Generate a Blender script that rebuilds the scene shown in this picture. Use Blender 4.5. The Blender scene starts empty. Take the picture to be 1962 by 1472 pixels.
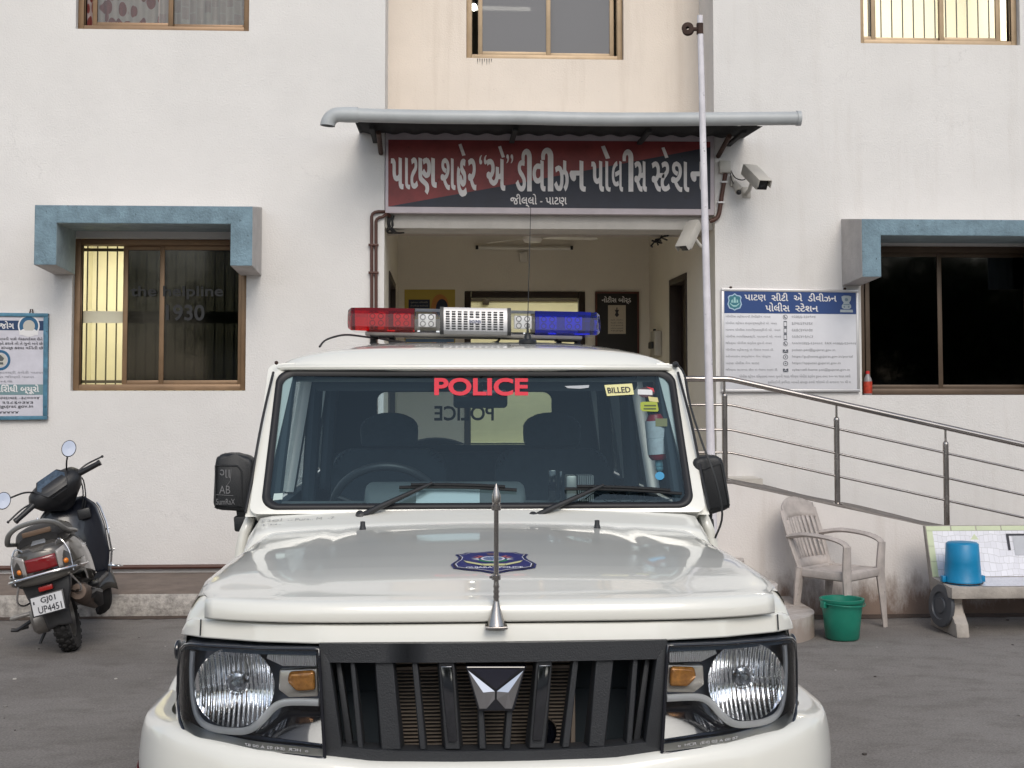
import bpy, bmesh, math, random
from mathutils import Vector, Matrix
random.seed(7)
S = bpy.context.scene
COL = S.collection
R = math.radians
V = Vector
# ---------------------------------------------------------------- camera
FPX, CXP, HZ, CAMH = 2600.0, 981.0, 740.0, 1.62
YAW, PITCH = math.atan(138/2600), R(3.0)
PPY = HZ - FPX*math.tan(PITCH)
cam = bpy.data.cameras.new('camera'); camo = bpy.data.objects.new('camera', cam); COL.objects.link(camo)
cam.sensor_width = 36; cam.lens = FPX/1962*36; cam.shift_y = -(736-PPY)/1962
cam.clip_start = .05; cam.clip_end = 600
camo.location = (0, 0, CAMH); camo.rotation_euler = (math.pi/2+PITCH, 0, -YAW)
S.camera = camo
S.view_settings.view_transform = 'Standard'; S.view_settings.look = 'None'
S.view_settings.exposure = 0.16; S.view_settings.gamma = 1
# ---------------------------------------------------------------- sky and sun (overcast afternoon)
SUN_EL, SUN_AZ = R(40), R(171)          # azimuth clockwise from +Y: behind the camera, to its right
W = bpy.data.worlds.new('World'); S.world = W; W.use_nodes = True
wn = W.node_tree; wn.nodes.clear()
sky = wn.nodes.new('ShaderNodeTexSky'); sky.sky_type = 'NISHITA'; sky.sun_disc = False
sky.sun_elevation = SUN_EL; sky.sun_rotation = SUN_AZ; sky.dust_density = 1.6; sky.air_density = 1.2
hs = wn.nodes.new('ShaderNodeHueSaturation'); hs.inputs['Saturation'].default_value = .6
bg = wn.nodes.new('ShaderNodeBackground'); bg.inputs['Strength'].default_value = .15
wo = wn.nodes.new('ShaderNodeOutputWorld')
wn.links.new(sky.outputs[0], hs.inputs['Color']); wn.links.new(hs.outputs[0], bg.inputs['Color']); wn.links.new(bg.outputs[0], wo.inputs[0])
sl = bpy.data.lights.new('sun', 'SUN'); sl.energy = 1.15; sl.angle = R(30); sl.color = (1, .925, .82)
so = bpy.data.objects.new('sun', sl); COL.objects.link(so)
sd = V((math.sin(SUN_AZ)*math.cos(SUN_EL), math.cos(SUN_AZ)*math.cos(SUN_EL), math.sin(SUN_EL)))
so.rotation_euler = (-sd).to_track_quat('-Z', 'Y').to_euler(); so.location = sd*60
S.cycles.max_bounces = 10; S.cycles.transparent_max_bounces = 24; S.cycles.caustics_reflective = False; S.cycles.caustics_refractive = False
S.cycles.sample_clamp_indirect = 6; S.cycles.use_denoising = True

# ---------------------------------------------------------------- a photo pixel on a real plane -> a point in the place
_c, _s, _ca, _sa = math.cos(YAW), math.sin(YAW), math.cos(PITCH), math.sin(PITCH)
def P(px, py, Y=None, X=None, Z=None):
    xc, yc = (px-CXP)/FPX, -(py-PPY)/FPX
    d = V((_s*_ca, _c*_ca, _sa)) + xc*V((_c, -_s, 0)) + yc*V((-_s*_sa, -_c*_sa, _ca))
    o = V((0, 0, CAMH))
    if Y is not None: t = Y/d.y
    elif X is not None: t = X/d.x
    else: t = (Z-CAMH)/d.z
    return o + d*t

def proj(p):
    d = V(p)-V((0, 0, CAMH)); z = d.dot(V((_s*_ca, _c*_ca, _sa))); return CXP+FPX*d.dot(V((_c, -_s, 0)))/z, PPY-FPX*d.dot(V((-_s*_sa, -_c*_sa, _ca)))/z
# ---------------------------------------------------------------- object helpers
def wm(o):
    M = o.matrix_basis.copy()
    while o.parent: o = o.parent; M = o.matrix_basis @ M
    return M
def tag(o, label=None, cat=None, group=None, kind=None):
    if label: o['label'] = label
    if cat: o['category'] = cat
    if group: o['group'] = group
    if kind: o['kind'] = kind
    return o
def thing(name, label, cat, loc=(0, 0, 0), rot=(0, 0, 0), group=None):
    o = bpy.data.objects.new(name, None); COL.objects.link(o); o.empty_display_size = .2
    o.location = loc; o.rotation_euler = rot
    return tag(o, label, cat, group)
def copy_tree(o, parent=None):
    c = o.copy(); COL.objects.link(c); c.parent = parent
    for ch in [x for x in bpy.data.objects if x.parent == o]: copy_tree(ch, c)
    return c

class G:
    """collects shapes of one part and links them as one mesh object"""
    def __init__(s): s.v = []; s.f = []; s.m = []
    def add(s, vs, fs, mi=0, M=None):
        b = len(s.v)
        for p in vs: s.v.append(M @ V(p) if M else V(p))
        for f in fs: s.f.append([b+i for i in f]); s.m.append(mi)
        return s
    def poly(s, pts, mi=0): return s.add(pts, [list(range(len(pts)))], mi)
    def box(s, x0, x1, y0, y1, z0, z1, bev=0, mi=0, M=None, seg=2):
        bm = bmesh.new()
        q = [bm.verts.new((x, y, z)) for x in (x0, x1) for y in (y0, y1) for z in (z0, z1)]
        for f in ((0,1,3,2), (4,6,7,5), (0,4,5,1), (2,3,7,6), (0,2,6,4), (1,5,7,3)): bm.faces.new([q[i] for i in f])
        if bev: bmesh.ops.bevel(bm, geom=bm.edges[:], offset=bev, segments=seg, affect='EDGES', profile=.5)
        return s._take(bm, mi, M)
    def _take(s, bm, mi=0, M=None):
        bm.verts.index_update()
        s.add([v.co.copy() for v in bm.verts], [[v.index for v in f.verts] for f in bm.faces], mi, M); bm.free(); return s
    def prism(s, pts, vec, bev=0, mi=0, M=None, seg=2):
        bm = bmesh.new(); vec = V(vec)
        a = [bm.verts.new(V(p)) for p in pts]; b = [bm.verts.new(V(p)+vec) for p in pts]; n = len(a)
        bm.faces.new(a[::-1]); bm.faces.new(b)
        for i in range(n): bm.faces.new((a[i], a[(i+1)%n], b[(i+1)%n], b[i]))
        if bev: bmesh.ops.bevel(bm, geom=bm.edges[:], offset=bev, segments=seg, affect='EDGES', profile=.5)
        return s._take(bm, mi, M)
    def tube(s, pts, r, n=10, cap=True, mi=0, M=None, flat=1.0, up=None):
        pts = [V(p) for p in pts]; k = len(pts)
        rs = r if isinstance(r, (list, tuple)) else [r]*k
        vs, fs = [], []; pn = None
        for i, p in enumerate(pts):
            t = (pts[min(i+1, k-1)]-pts[max(i-1, 0)]).normalized()
            if pn is None:
                a = V(up) if up else (V((0, 0, 1)) if abs(t.z) < .9 else V((1, 0, 0)))
                pn = (a - t*a.dot(t)).normalized()
            else:
                pn = (pn - t*pn.dot(t)).normalized()
            bn = t.cross(pn)
            for j in range(n):
                a = 2*math.pi*j/n
                vs.append(p + rs[i]*(math.cos(a)*pn*flat + math.sin(a)*bn))
        for i in range(k-1):
            for j in range(n):
                fs.append([i*n+j, i*n+(j+1)%n, (i+1)*n+(j+1)%n, (i+1)*n+j])
        if cap: fs.append(list(range(n))[::-1]); fs.append([(k-1)*n+j for j in range(n)])
        return s.add(vs, fs, mi, M)
    def lathe(s, prof, o=(0, 0, 0), ax=(0, 0, 1), n=24, mi=0, M=None, arc=None):
        ax = V(ax).normalized(); o = V(o)
        a = V((0, 0, 1)) if abs(ax.z) < .9 else V((1, 0, 0))
        e1 = (a-ax*a.dot(ax)).normalized(); e2 = ax.cross(e1)
        vs, fs = [], []; k = len(prof)
        for r, z in prof:
            for j in range(n):
                t = 2*math.pi*j/n
                vs.append(o+ax*z+max(r, 1e-4)*(math.cos(t)*e1+math.sin(t)*e2))
        for i in range(k-1):
            for j in range(n): fs.append([i*n+j, i*n+(j+1)%n, (i+1)*n+(j+1)%n, (i+1)*n+j])
        return s.add(vs, fs, mi, M)
    def grid(s, fn, nu, nv, mi=0, M=None, keep=None, wrap=False):
        vs = [fn(i/nu, j/nv) for j in range(nv+1) for i in range(nu+1)]
        fs = []
        for j in range(nv):
            for i in range(nu):
                if keep and not keep((i+.5)/nu, (j+.5)/nv): continue
                fs.append([j*(nu+1)+i, j*(nu+1)+i+1, (j+1)*(nu+1)+i+1, (j+1)*(nu+1)+i])
        return s.add(vs, fs, mi, M)
    def sphere(s, c, r, n=16, mi=0, M=None, sc=(1, 1, 1)):
        c = V(c)
        def f(u, v):
            a, b = u*2*math.pi, (v-.5)*math.pi
            return V((c.x+r*sc[0]*math.cos(b)*math.cos(a), c.y+r*sc[1]*math.cos(b)*math.sin(a), c.z+r*sc[2]*math.sin(b)))
        return s.grid(f, n, n//2, mi, M)
    def out(s, name, mats, parent=None, smooth=True, ang=38, local=False, weld=True, bev=0, solid=0):
        me = bpy.data.meshes.new(name)
        vs = s.v
        if parent is not None and not local:
            I = wm(parent).inverted(); vs = [I @ p for p in vs]
        me.from_pydata([tuple(p) for p in vs], [], s.f)
        me.polygons.foreach_set('material_index', s.m)
        for m in (mats if isinstance(mats, (list, tuple)) else [mats]): me.materials.append(m)
        bm = bmesh.new(); bm.from_mesh(me)
        if weld: bmesh.ops.remove_doubles(bm, verts=bm.verts[:], dist=1e-5)
        bmesh.ops.recalc_face_normals(bm, faces=bm.faces[:])
        bm.to_mesh(me); bm.free()
        if smooth:
            me.polygons.foreach_set('use_smooth', [True]*len(me.polygons))
            me.set_sharp_from_angle(angle=R(ang))
        o = bpy.data.objects.new(name, me); COL.objects.link(o); o.parent = parent
        if solid:
            md = o.modifiers.new('solid', 'SOLIDIFY'); md.thickness = solid; md.offset = -1
        if bev:
            md = o.modifiers.new('bevel', 'BEVEL'); md.width = bev; md.segments = 2; md.limit_method = 'ANGLE'; md.angle_limit = R(40)
        return o
def put(name, g, mat, label, cat, group=None, **k):
    return tag(g.out(name, mat, None, **k), label, cat, group)
def struct(name, g, mat, **k): return tag(g.out(name, mat, None, **k), kind='structure')

def smoothpath(pts, n=6):
    pts = [V(p) for p in pts]; out = []
    for i in range(len(pts)-1):
        p0, p1, p2, p3 = pts[max(i-1, 0)], pts[i], pts[i+1], pts[min(i+2, len(pts)-1)]
        for k in range(n):
            t = k/n
            out.append(.5*((2*p1)+(p2-p0)*t+(2*p0-5*p1+4*p2-p3)*t*t+(3*p1-p0-3*p2+p3)*t**3))
    out.append(pts[-1]); return out
def interp(tbl, x):
    if x <= tbl[0][0]: return tbl[0][1]
    for (a, b), (c, d) in zip(tbl, tbl[1:]):
        if x <= c: return b+(d-b)*(x-a)/(c-a)
    return tbl[-1][1]
def rrect(x0, x1, z0, z1, r, n=6):
    o = []
    for cx, cz, a0 in ((x1-r, z1-r, 0), (x0+r, z1-r, 90), (x0+r, z0+r, 180), (x1-r, z0+r, 270)):
        for k in range(n+1): a = R(a0+90*k/n); o.append((cx+r*math.cos(a), cz+r*math.sin(a)))
    return o

# ---------------------------------------------------------------- lettering
_tc = {}
def text2d(body, aspect=None, bold=0.0, clip=None, off=0.0, res=26):
    """flat glyph mesh in the unit box (non-zero winding, so overlapping strokes stay filled);
    aspect = width / height it will be drawn at, bold = extra weight in heights"""
    key = (body, aspect and round(aspect, 2), bold, clip, off, res)
    if key in _tc: return _tc[key]
    c = bpy.data.curves.new('lettering', 'FONT'); c.body = body
    o = bpy.data.objects.new('lettering', c); COL.objects.link(o)
    dg = bpy.context.evaluated_depsgraph_get(); dg.update()
    cs = []
    for sp in o.to_curve(dg).splines:
        b = sp.bezier_points; n = len(b); pl = []
        for i in range(n):
            p, q = b[i], b[(i+1) % n]; p0, p1, p2, p3 = p.co.xy, p.handle_right.xy, q.handle_left.xy, q.co.xy
            d = (p3-p0); st = d.length < 1e-6 or (abs(d.cross(p1-p0))+abs(d.cross(p2-p0)))/max(d.length, 1e-6) < .004
            for k in range(1 if st else 5):
                t = k/5; pl.append(p0*(1-t)**3+3*p1*t*(1-t)**2+3*p2*t*t*(1-t)+p3*t**3)
        pl = [p for k, p in enumerate(pl) if (p-pl[k-1]).length > 1e-5]
        if len(pl) > 2: cs.append(pl)
    o.to_curve_clear(); bpy.data.objects.remove(o); bpy.data.curves.remove(c)
    def norm(w):
        xs = [p.x for q in cs for p in q]; ys = [p.y for q in cs for p in q]; x0, x1, y0, y1 = min(xs), max(xs), min(ys), max(ys)
        a = w or (x1-x0)/(y1-y0)
        for q in cs:
            for p in q: p.x = (p.x-x0)/(x1-x0)*a; p.y = (p.y-y0)/(y1-y0)
        return a
    a = norm(aspect); e = bold or off
    if e:
        ar = sum(sum(q[i-1].cross(q[i]) for i in range(len(q))) for q in cs); sg_ = -1 if ar > 0 else 1
        for k, q in enumerate(cs):
            r = []
            for i in range(len(q)):
                d0 = (q[i]-q[i-1]).normalized(); d1 = (q[(i+1) % len(q)]-q[i]).normalized(); d = d0+d1
                if d.length < .3: d = d1
                d.normalize(); m = min(1.6, 1/max(.3, d.dot(d1))); r.append(q[i]+Vector((-d.y, d.x))*(e*m*sg_))
            cs[k] = r
        a = norm(aspect)
    ed = [(q[i-1], q[i]) for q in cs for i in range(len(q)) if abs(q[i].y-q[i-1].y) > 1e-7]
    vs, fs = [], []
    for k in range(res):
        ya, yb = k/res, (k+1)/res; ym = (ya+yb)/2; hit = []
        for p, q in ed:
            if (p.y <= ym) != (q.y <= ym):
                f = lambda y: p.x+(q.x-p.x)*(min(max(y, min(p.y, q.y)), max(p.y, q.y))-p.y)/(q.y-p.y)
                hit.append((f(ym), 1 if q.y > p.y else -1, f(ya), f(yb)))
        hit.sort(); w = 0
        for h in hit:
            if w == 0: st = h
            w += h[1]
            if w == 0 and h[0]-st[0] > 1e-5 and not (clip and (h[0]+st[0])/2 > clip*a):
                n = len(vs); vs += [(st[2]/a, ya), (h[2]/a, ya), (h[3]/a, yb), (st[3]/a, yb)]; fs.append([n, n+1, n+2, n+3])
    _tc[key] = (vs, fs); return vs, fs
def letter(g, body, fn, aspect=None, bold=0.0, mi=0, clip=None, off=0.0, res=0):
    vs, fs = text2d(body, aspect, bold, clip, off, res or (64 if bold else 26))
    g.add([fn(u, v) for u, v in vs], fs, mi)
def on_plane(x0, y0, x1, y1, Y, dy=0.0):
    """map of the unit box on the photo rectangle (x0,y0)-(x1,y1) standing on the plane y = Y"""
    a, b, c, d = P(x0, y1, Y), P(x1, y1, Y), P(x1, y0, Y), P(x0, y0, Y)
    def f(u, v):
        p = a*(1-u)*(1-v)+b*u*(1-v)+c*u*v+d*(1-u)*v
        return V((p.x, p.y-dy, p.z))
    return f
def quadmap(a, b, c, d, off=V((0, 0, 0))):
    a, b, c, d = V(a), V(b), V(c), V(d)
    return lambda u, v: a*(1-u)*(1-v)+b*u*(1-v)+c*u*v+d*(1-u)*v+off

# ---------------------------------------------------------------- materials
def _n(nt, t, **k):
    n = nt.nodes.new(t)
    for a, b in k.items():
        if a in n.inputs: n.inputs[a].default_value = b
        else: setattr(n, a, b)
    return n
def ramp(nt, fac, stops):
    r = nt.nodes.new('ShaderNodeValToRGB'); e = r.color_ramp.elements
    while len(e) < len(stops): e.new(.5)
    for el, (p, c) in zip(e, stops): el.position = p; el.color = (*c, 1) if len(c) == 3 else c
    nt.links.new(fac, r.inputs[0]); return r.outputs[0]
def M_(name, col, rough=.5, metal=0, var=.0, vs=6, bump=0, bs=80, spec=.5, coat=0, ior=None, trans=0, rv=0, speck=0, sheen=0, emit=None, es=0):
    m = bpy.data.materials.new(name); m.use_nodes = True; nt = m.node_tree; b = nt.nodes['Principled BSDF']
    b.inputs['Base Color'].default_value = (*col, 1); b.inputs['Roughness'].default_value = rough; b.inputs['Metallic'].default_value = metal
    b.inputs['Specular IOR Level'].default_value = spec; b.inputs['Coat Weight'].default_value = coat; b.inputs['Coat Roughness'].default_value = .04
    b.inputs['Transmission Weight'].default_value = trans
    if ior: b.inputs['IOR'].default_value = ior
    if emit: b.inputs['Emission Color'].default_value = (*emit, 1); b.inputs['Emission Strength'].default_value = es
    tc = nt.nodes.new('ShaderNodeTexCoord')
    if var or rv:
        n = _n(nt, 'ShaderNodeTexNoise', Scale=vs, Detail=8, Roughness=.65); nt.links.new(tc.outputs['Object'], n.inputs['Vector'])
        if var:
            o = ramp(nt, n.outputs['Fac'], [(.3, [c*(1-var) for c in col]), (.7, [min(1, c*(1+var*.6)) for c in col])])
            if speck:
                n2 = _n(nt, 'ShaderNodeTexNoise', Scale=speck, Detail=3, Roughness=.7); nt.links.new(tc.outputs['Object'], n2.inputs['Vector'])
                mk = ramp(nt, n2.outputs['Fac'], [(.66, (0, 0, 0)), (.72, (1, 1, 1))])
                mx = _n(nt, 'ShaderNodeMix', data_type='RGBA'); nt.links.new(mk, mx.inputs['Factor']); nt.links.new(o, mx.inputs['A'])
                mx.inputs['B'].default_value = (*[c*.45 for c in col], 1); o = mx.outputs['Result']
            nt.links.new(o, b.inputs['Base Color'])
        if rv:
            o = ramp(nt, n.outputs['Fac'], [(.3, [max(.02, rough-rv)]*3), (.7, [min(1, rough+rv)]*3)]); nt.links.new(o, b.inputs['Roughness'])
    if bump:
        n = _n(nt, 'ShaderNodeTexNoise', Scale=bs, Detail=4, Roughness=.6); nt.links.new(tc.outputs['Object'], n.inputs['Vector'])
        bp = _n(nt, 'ShaderNodeBump', Strength=bump, Distance=.01); nt.links.new(n.outputs['Fac'], bp.inputs['Height']); nt.links.new(bp.outputs[0], b.inputs['Normal'])
    return m
def glass(name, tint=(1, 1, 1), ior=1.5, rough=0.0, body=None, dens=0.0, refl=(1, 1, 1)):
    """thin pane: Fresnel reflection over a tinted see-through sheet, optionally with a dusty film"""
    m = bpy.data.materials.new(name); m.use_nodes = True; nt = m.node_tree; nt.nodes.clear()
    o = _n(nt, 'ShaderNodeOutputMaterial'); t = _n(nt, 'ShaderNodeBsdfTransparent'); t.inputs[0].default_value = (*tint, 1)
    gl = _n(nt, 'ShaderNodeBsdfGlossy'); gl.inputs['Roughness'].default_value = rough; gl.inputs[0].default_value = (*refl, 1)
    fr = _n(nt, 'ShaderNodeFresnel', IOR=ior); src = t.outputs[0]
    if body:
        d = _n(nt, 'ShaderNodeBsdfDiffuse'); d.inputs[0].default_value = (*body, 1)
        mx = _n(nt, 'ShaderNodeMixShader'); mx.inputs[0].default_value = dens
        nt.links.new(t.outputs[0], mx.inputs[1]); nt.links.new(d.outputs[0], mx.inputs[2]); src = mx.outputs[0]
    m2 = _n(nt, 'ShaderNodeMixShader'); nt.links.new(fr.outputs[0], m2.inputs[0]); nt.links.new(src, m2.inputs[1]); nt.links.new(gl.outputs[0], m2.inputs[2])
    nt.links.new(m2.outputs[0], o.inputs[0]); return m
def emitter(name, col, s):
    m = bpy.data.materials.new(name); m.use_nodes = True; nt = m.node_tree; nt.nodes.clear()
    o = _n(nt, 'ShaderNodeOutputMaterial'); e = _n(nt, 'ShaderNodeEmission'); e.inputs[0].default_value = (*col, 1); e.inputs[1].default_value = s
    nt.links.new(e.outputs[0], o.inputs[0]); return m
def plaster(name, col, stain=None, stain_amt=.0, zlo=0, zhi=1, grain=.6, streak=.0, dark=.93):
    """rendered and painted masonry: mottling, fine grain, a few chips and, where asked, splash stains near its foot"""
    m = bpy.data.materials.new(name); m.use_nodes = True; nt = m.node_tree; b = nt.nodes['Principled BSDF']; L = nt.links.new
    b.inputs['Roughness'].default_value = .85; b.inputs['Specular IOR Level'].default_value = .25
    tc = nt.nodes.new('ShaderNodeTexCoord'); ob = tc.outputs['Object']
    n1 = _n(nt, 'ShaderNodeTexNoise', Scale=1.3, Detail=9, Roughness=.6); L(ob, n1.inputs['Vector'])
    c = ramp(nt, n1.outputs['Fac'], [(.3, [x*dark for x in col]), (.65, col)])
    n3 = _n(nt, 'ShaderNodeTexNoise', Scale=26, Detail=4, Roughness=.75); L(ob, n3.inputs['Vector'])
    k = ramp(nt, n3.outputs['Fac'], [(.665, (0, 0, 0)), (.75, (.45, .45, .45))])
    mx = _n(nt, 'ShaderNodeMix', data_type='RGBA'); L(k, mx.inputs['Factor']); L(c, mx.inputs['A']); mx.inputs['B'].default_value = (*[x*.55 for x in col], 1); c = mx.outputs['Result']
    nw = _n(nt, 'ShaderNodeTexNoise', Scale=3.5, Detail=6, Roughness=.7); L(ob, nw.inputs['Vector'])
    wv = _n(nt, 'ShaderNodeVectorMath', operation='MULTIPLY_ADD'); L(nw.outputs['Color'], wv.inputs[0]); wv.inputs[1].default_value = (.5, .5, .5); L(ob, wv.inputs[2])
    vo = _n(nt, 'ShaderNodeTexVoronoi', Scale=.8, feature='DISTANCE_TO_EDGE'); L(wv.outputs[0], vo.inputs['Vector'])
    k1 = ramp(nt, vo.outputs['Distance'], [(.0015, (1, 1, 1)), (.006, (0, 0, 0))]); k2 = ramp(nt, n1.outputs['Fac'], [(.55, (0, 0, 0)), (.68, (.3, .3, .3))])
    mk = _n(nt, 'ShaderNodeMix', data_type='RGBA', blend_type='MULTIPLY'); mk.inputs['Factor'].default_value = 1; L(k1, mk.inputs['A']); L(k2, mk.inputs['B'])
    mx = _n(nt, 'ShaderNodeMix', data_type='RGBA'); L(mk.outputs['Result'], mx.inputs['Factor']); L(c, mx.inputs['A']); mx.inputs['B'].default_value = (*[x*.5 for x in col], 1); c = mx.outputs['Result']
    if streak:
        mp = _n(nt, 'ShaderNodeMapping'); mp.inputs['Scale'].default_value = (5, 5, .45); L(ob, mp.inputs['Vector'])
        n4 = _n(nt, 'ShaderNodeTexNoise', Scale=1.6, Detail=6, Roughness=.6); L(mp.outputs[0], n4.inputs['Vector'])
        k = ramp(nt, n4.outputs['Fac'], [(.52, (0, 0, 0)), (.75, (streak,)*3)])
        mx = _n(nt, 'ShaderNodeMix', data_type='RGBA'); L(k, mx.inputs['Factor']); L(c, mx.inputs['A']); mx.inputs['B'].default_value = (*[x*y for x, y in zip(col, (.62, .56, .5))], 1); c = mx.outputs['Result']
    if stain:
        sp = _n(nt, 'ShaderNodeSeparateXYZ'); L(ob, sp.inputs[0])
        mr = _n(nt, 'ShaderNodeMapRange'); L(sp.outputs['Z'], mr.inputs[0])
        mr.inputs[1].default_value = zlo; mr.inputs[2].default_value = zhi; mr.inputs[3].default_value = .62; mr.inputs[4].default_value = 0
        mp = _n(nt, 'ShaderNodeMapping'); mp.inputs['Scale'].default_value = (6, 6, 2.2); L(ob, mp.inputs['Vector'])
        n5 = _n(nt, 'ShaderNodeTexNoise', Scale=1.5, Detail=9, Roughness=.72); L(mp.outputs[0], n5.inputs['Vector'])
        ad = _n(nt, 'ShaderNodeMath', operation='ADD'); L(mr.outputs[0], ad.inputs[0]); L(n5.outputs['Fac'], ad.inputs[1])
        k = ramp(nt, ad.outputs[0], [(.66, (0, 0, 0)), (1.0, (stain_amt,)*3)])
        mx = _n(nt, 'ShaderNodeMix', data_type='RGBA'); L(k, mx.inputs['Factor']); L(c, mx.inputs['A']); mx.inputs['B'].default_value = (*stain, 1); c = mx.outputs['Result']
    L(c, b.inputs['Base Color'])
    n2 = _n(nt, 'ShaderNodeTexNoise', Scale=75, Detail=5, Roughness=.6); L(ob, n2.inputs['Vector'])
    n6 = _n(nt, 'ShaderNodeTexNoise', Scale=2.2, Detail=2); L(ob, n6.inputs['Vector'])
    ad = _n(nt, 'ShaderNodeMath', operation='MULTIPLY_ADD'); L(n6.outputs['Fac'], ad.inputs[0]); ad.inputs[1].default_value = 3.0; L(n2.outputs['Fac'], ad.inputs[2])
    bp = _n(nt, 'ShaderNodeBump', Strength=grain, Distance=.006); L(ad.outputs[0], bp.inputs['Height']); L(bp.outputs[0], b.inputs['Normal'])
    return m
# ================================================================ materials of the place
m_wall = plaster('white_plaster', (.74, .72, .70))
m_wallr = plaster('white_plaster_streaked', (.73, .71, .69), streak=.18)
m_cream = plaster('cream_plaster', (.80, .715, .63), streak=.25, dark=.92)
m_porch = plaster('porch_plaster', (.84, .79, .70), dark=.92)
m_ramp = plaster('ramp_plaster', (.74, .70, .67), stain=(.17, .10, .065), stain_amt=.85, zlo=.0, zhi=.42, grain=.5, streak=.3)
m_step = plaster('step_whitewash', (.60, .56, .53), stain=(.22, .15, .11), stain_amt=.6, zlo=0, zhi=.3, grain=.7, streak=.5, dark=.8)
m_kerb = M_('kerb_whitewash', (.46, .43, .40), .9, var=.5, vs=22, bump=.9, bs=40, speck=45)
m_apron = M_('brown_stone', (.19, .15, .125), .85, var=.3, vs=5, bump=.3, bs=40, speck=30)
m_conc = M_('old_concrete', (.20, .18, .165), .9, var=.35, vs=4, bump=.5, bs=35)
m_bench = M_('bench_concrete', (.42, .38, .34), .9, var=.3, vs=7, bump=.5, bs=40)
m_blue = M_('chalky_blue_paint', (.185, .275, .33), .8, var=.35, vs=8, bump=.7, bs=55, speck=26)
m_pblue = M_('pale_blue_wash', (.30, .37, .40), .85, var=.25, vs=7, bump=.5, bs=55)
m_wash = M_('grey_whitewash', (.50, .475, .46), .85, var=.2, vs=5, bump=.5, bs=55)
m_brz = M_('bronze_aluminium', (.26, .165, .095), .42, .35, var=.2, vs=5, rv=.1)
m_brzl = M_('pale_bronze', (.46, .34, .22), .45, .3, var=.15, vs=5)
m_bar = M_('grille_bar', (.10, .085, .05), .5, .2)
m_rail = M_('stainless_steel', (.42, .39, .37), .24, 1, rv=.08, vs=4)
m_pvc = M_('grey_pvc', (.42, .44, .45), .42, var=.12, vs=4)
m_black = M_('black_plastic', (.012, .013, .015), .45)
m_rust = M_('rusty_steel', (.055, .028, .02), .8, var=.4, vs=12, bump=.3)
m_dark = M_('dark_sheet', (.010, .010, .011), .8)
m_brown = M_('brown_conduit', (.085, .033, .022), .5, var=.2)
m_polewh = M_('lilac_white_paint', (.70, .675, .71), .55, var=.18, vs=7, speck=22)
m_white = M_('white_paint', (.75, .74, .74), .5, var=.06)
m_cctv = M_('ivory_plastic', (.50, .475, .43), .45, var=.1)
m_ink = M_('ink', (.03, .03, .04), .7)
m_sign_w = M_('sign_white', (.74, .70, .69), .6, var=.12, vs=9)
m_yroom = M_('yellow_distemper', (.80, .765, .60), .8, var=.05)
m_wood = M_('dark_wood', (.03, .017, .012), .55, var=.3)
m_glass_dark = glass('tinted_window_glass', (.11, .115, .12), 1.4, rough=.045)
m_glass_clear = glass('clear_window_glass', (.86, .88, .86), 1.45)
m_glass_dust = glass('dusty_window_glass', (.30, .30, .31), 1.4, body=(.30, .30, .315), dens=.55)
m_paper = M_('paper', (.72, .71, .72), .8)

# ================================================================ ground
def ground_mat():
    m = bpy.data.materials.new('concrete_yard'); m.use_nodes = True; nt = m.node_tree; b = nt.nodes['Principled BSDF']; L = nt.links.new
    tc = nt.nodes.new('ShaderNodeTexCoord'); ob = tc.outputs['Object']
    n1 = _n(nt, 'ShaderNodeTexNoise', Scale=.55, Detail=9, Roughness=.62); L(ob, n1.inputs['Vector'])
    c = ramp(nt, n1.outputs['Fac'], [(.30, (.170, .154, .141)), (.50, (.228, .211, .197)), (.72, (.29, .271, .254))])
    mp = _n(nt, 'ShaderNodeMapping'); mp.inputs['Scale'].default_value = (1.7, 2.5, 1); mp.inputs['Rotation'].default_value = (0, 0, .25); L(ob, mp.inputs['Vector'])
    n2 = _n(nt, 'ShaderNodeTexNoise', Scale=2.4, Detail=10, Roughness=.7); L(mp.outputs[0], n2.inputs['Vector'])
    k = ramp(nt, n2.outputs['Fac'], [(.48, (0, 0, 0)), (.70, (.5, .5, .5))])
    mx = _n(nt, 'ShaderNodeMix', data_type='RGBA'); L(k, mx.inputs['Factor']); L(c, mx.inputs['A']); mx.inputs['B'].default_value = (.115, .098, .088, 1)
    n3 = _n(nt, 'ShaderNodeTexNoise', Scale=85, Detail=6, Roughness=.75); L(ob, n3.inputs['Vector'])
    k = ramp(nt, n3.outputs['Fac'], [(.3, (.6, .6, .6)), (.7, (1.35, 1.35, 1.35))])
    m2 = _n(nt, 'ShaderNodeMix', data_type='RGBA', blend_type='MULTIPLY'); m2.inputs['Factor'].default_value = 1; L(mx.outputs['Result'], m2.inputs['A']); L(k, m2.inputs['B'])
    L(m2.outputs['Result'], b.inputs['Base Color']); b.inputs['Roughness'].default_value = .85; b.inputs['Specular IOR Level'].default_value = .3
    ad = _n(nt, 'ShaderNodeMath', operation='MULTIPLY_ADD'); L(n2.outputs['Fac'], ad.inputs[0]); ad.inputs[1].default_value = 2.5; L(n3.outputs['Fac'], ad.inputs[2])
    bp = _n(nt, 'ShaderNodeBump', Strength=.55, Distance=.012); L(ad.outputs[0], bp.inputs['Height']); L(bp.outputs[0], b.inputs['Normal'])
    return m
g = G(); g.poly([(-90, -90, 0), (90, -90, 0), (90, 90, 0), (-90, 90, 0)]); struct('ground', g, ground_mat())

YW, YC, YB = 10.8, 11.4, 14.25           # wing fronts, recessed centre wall, porch back wall
PF = .90                                # porch floor
def xp(px, Y): return P(px, HZ, Y).x
def zp(py, Y, px=981): return P(px, py, Y).z
XL, XR = xp(735, YW), xp(1372, YW)

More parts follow.
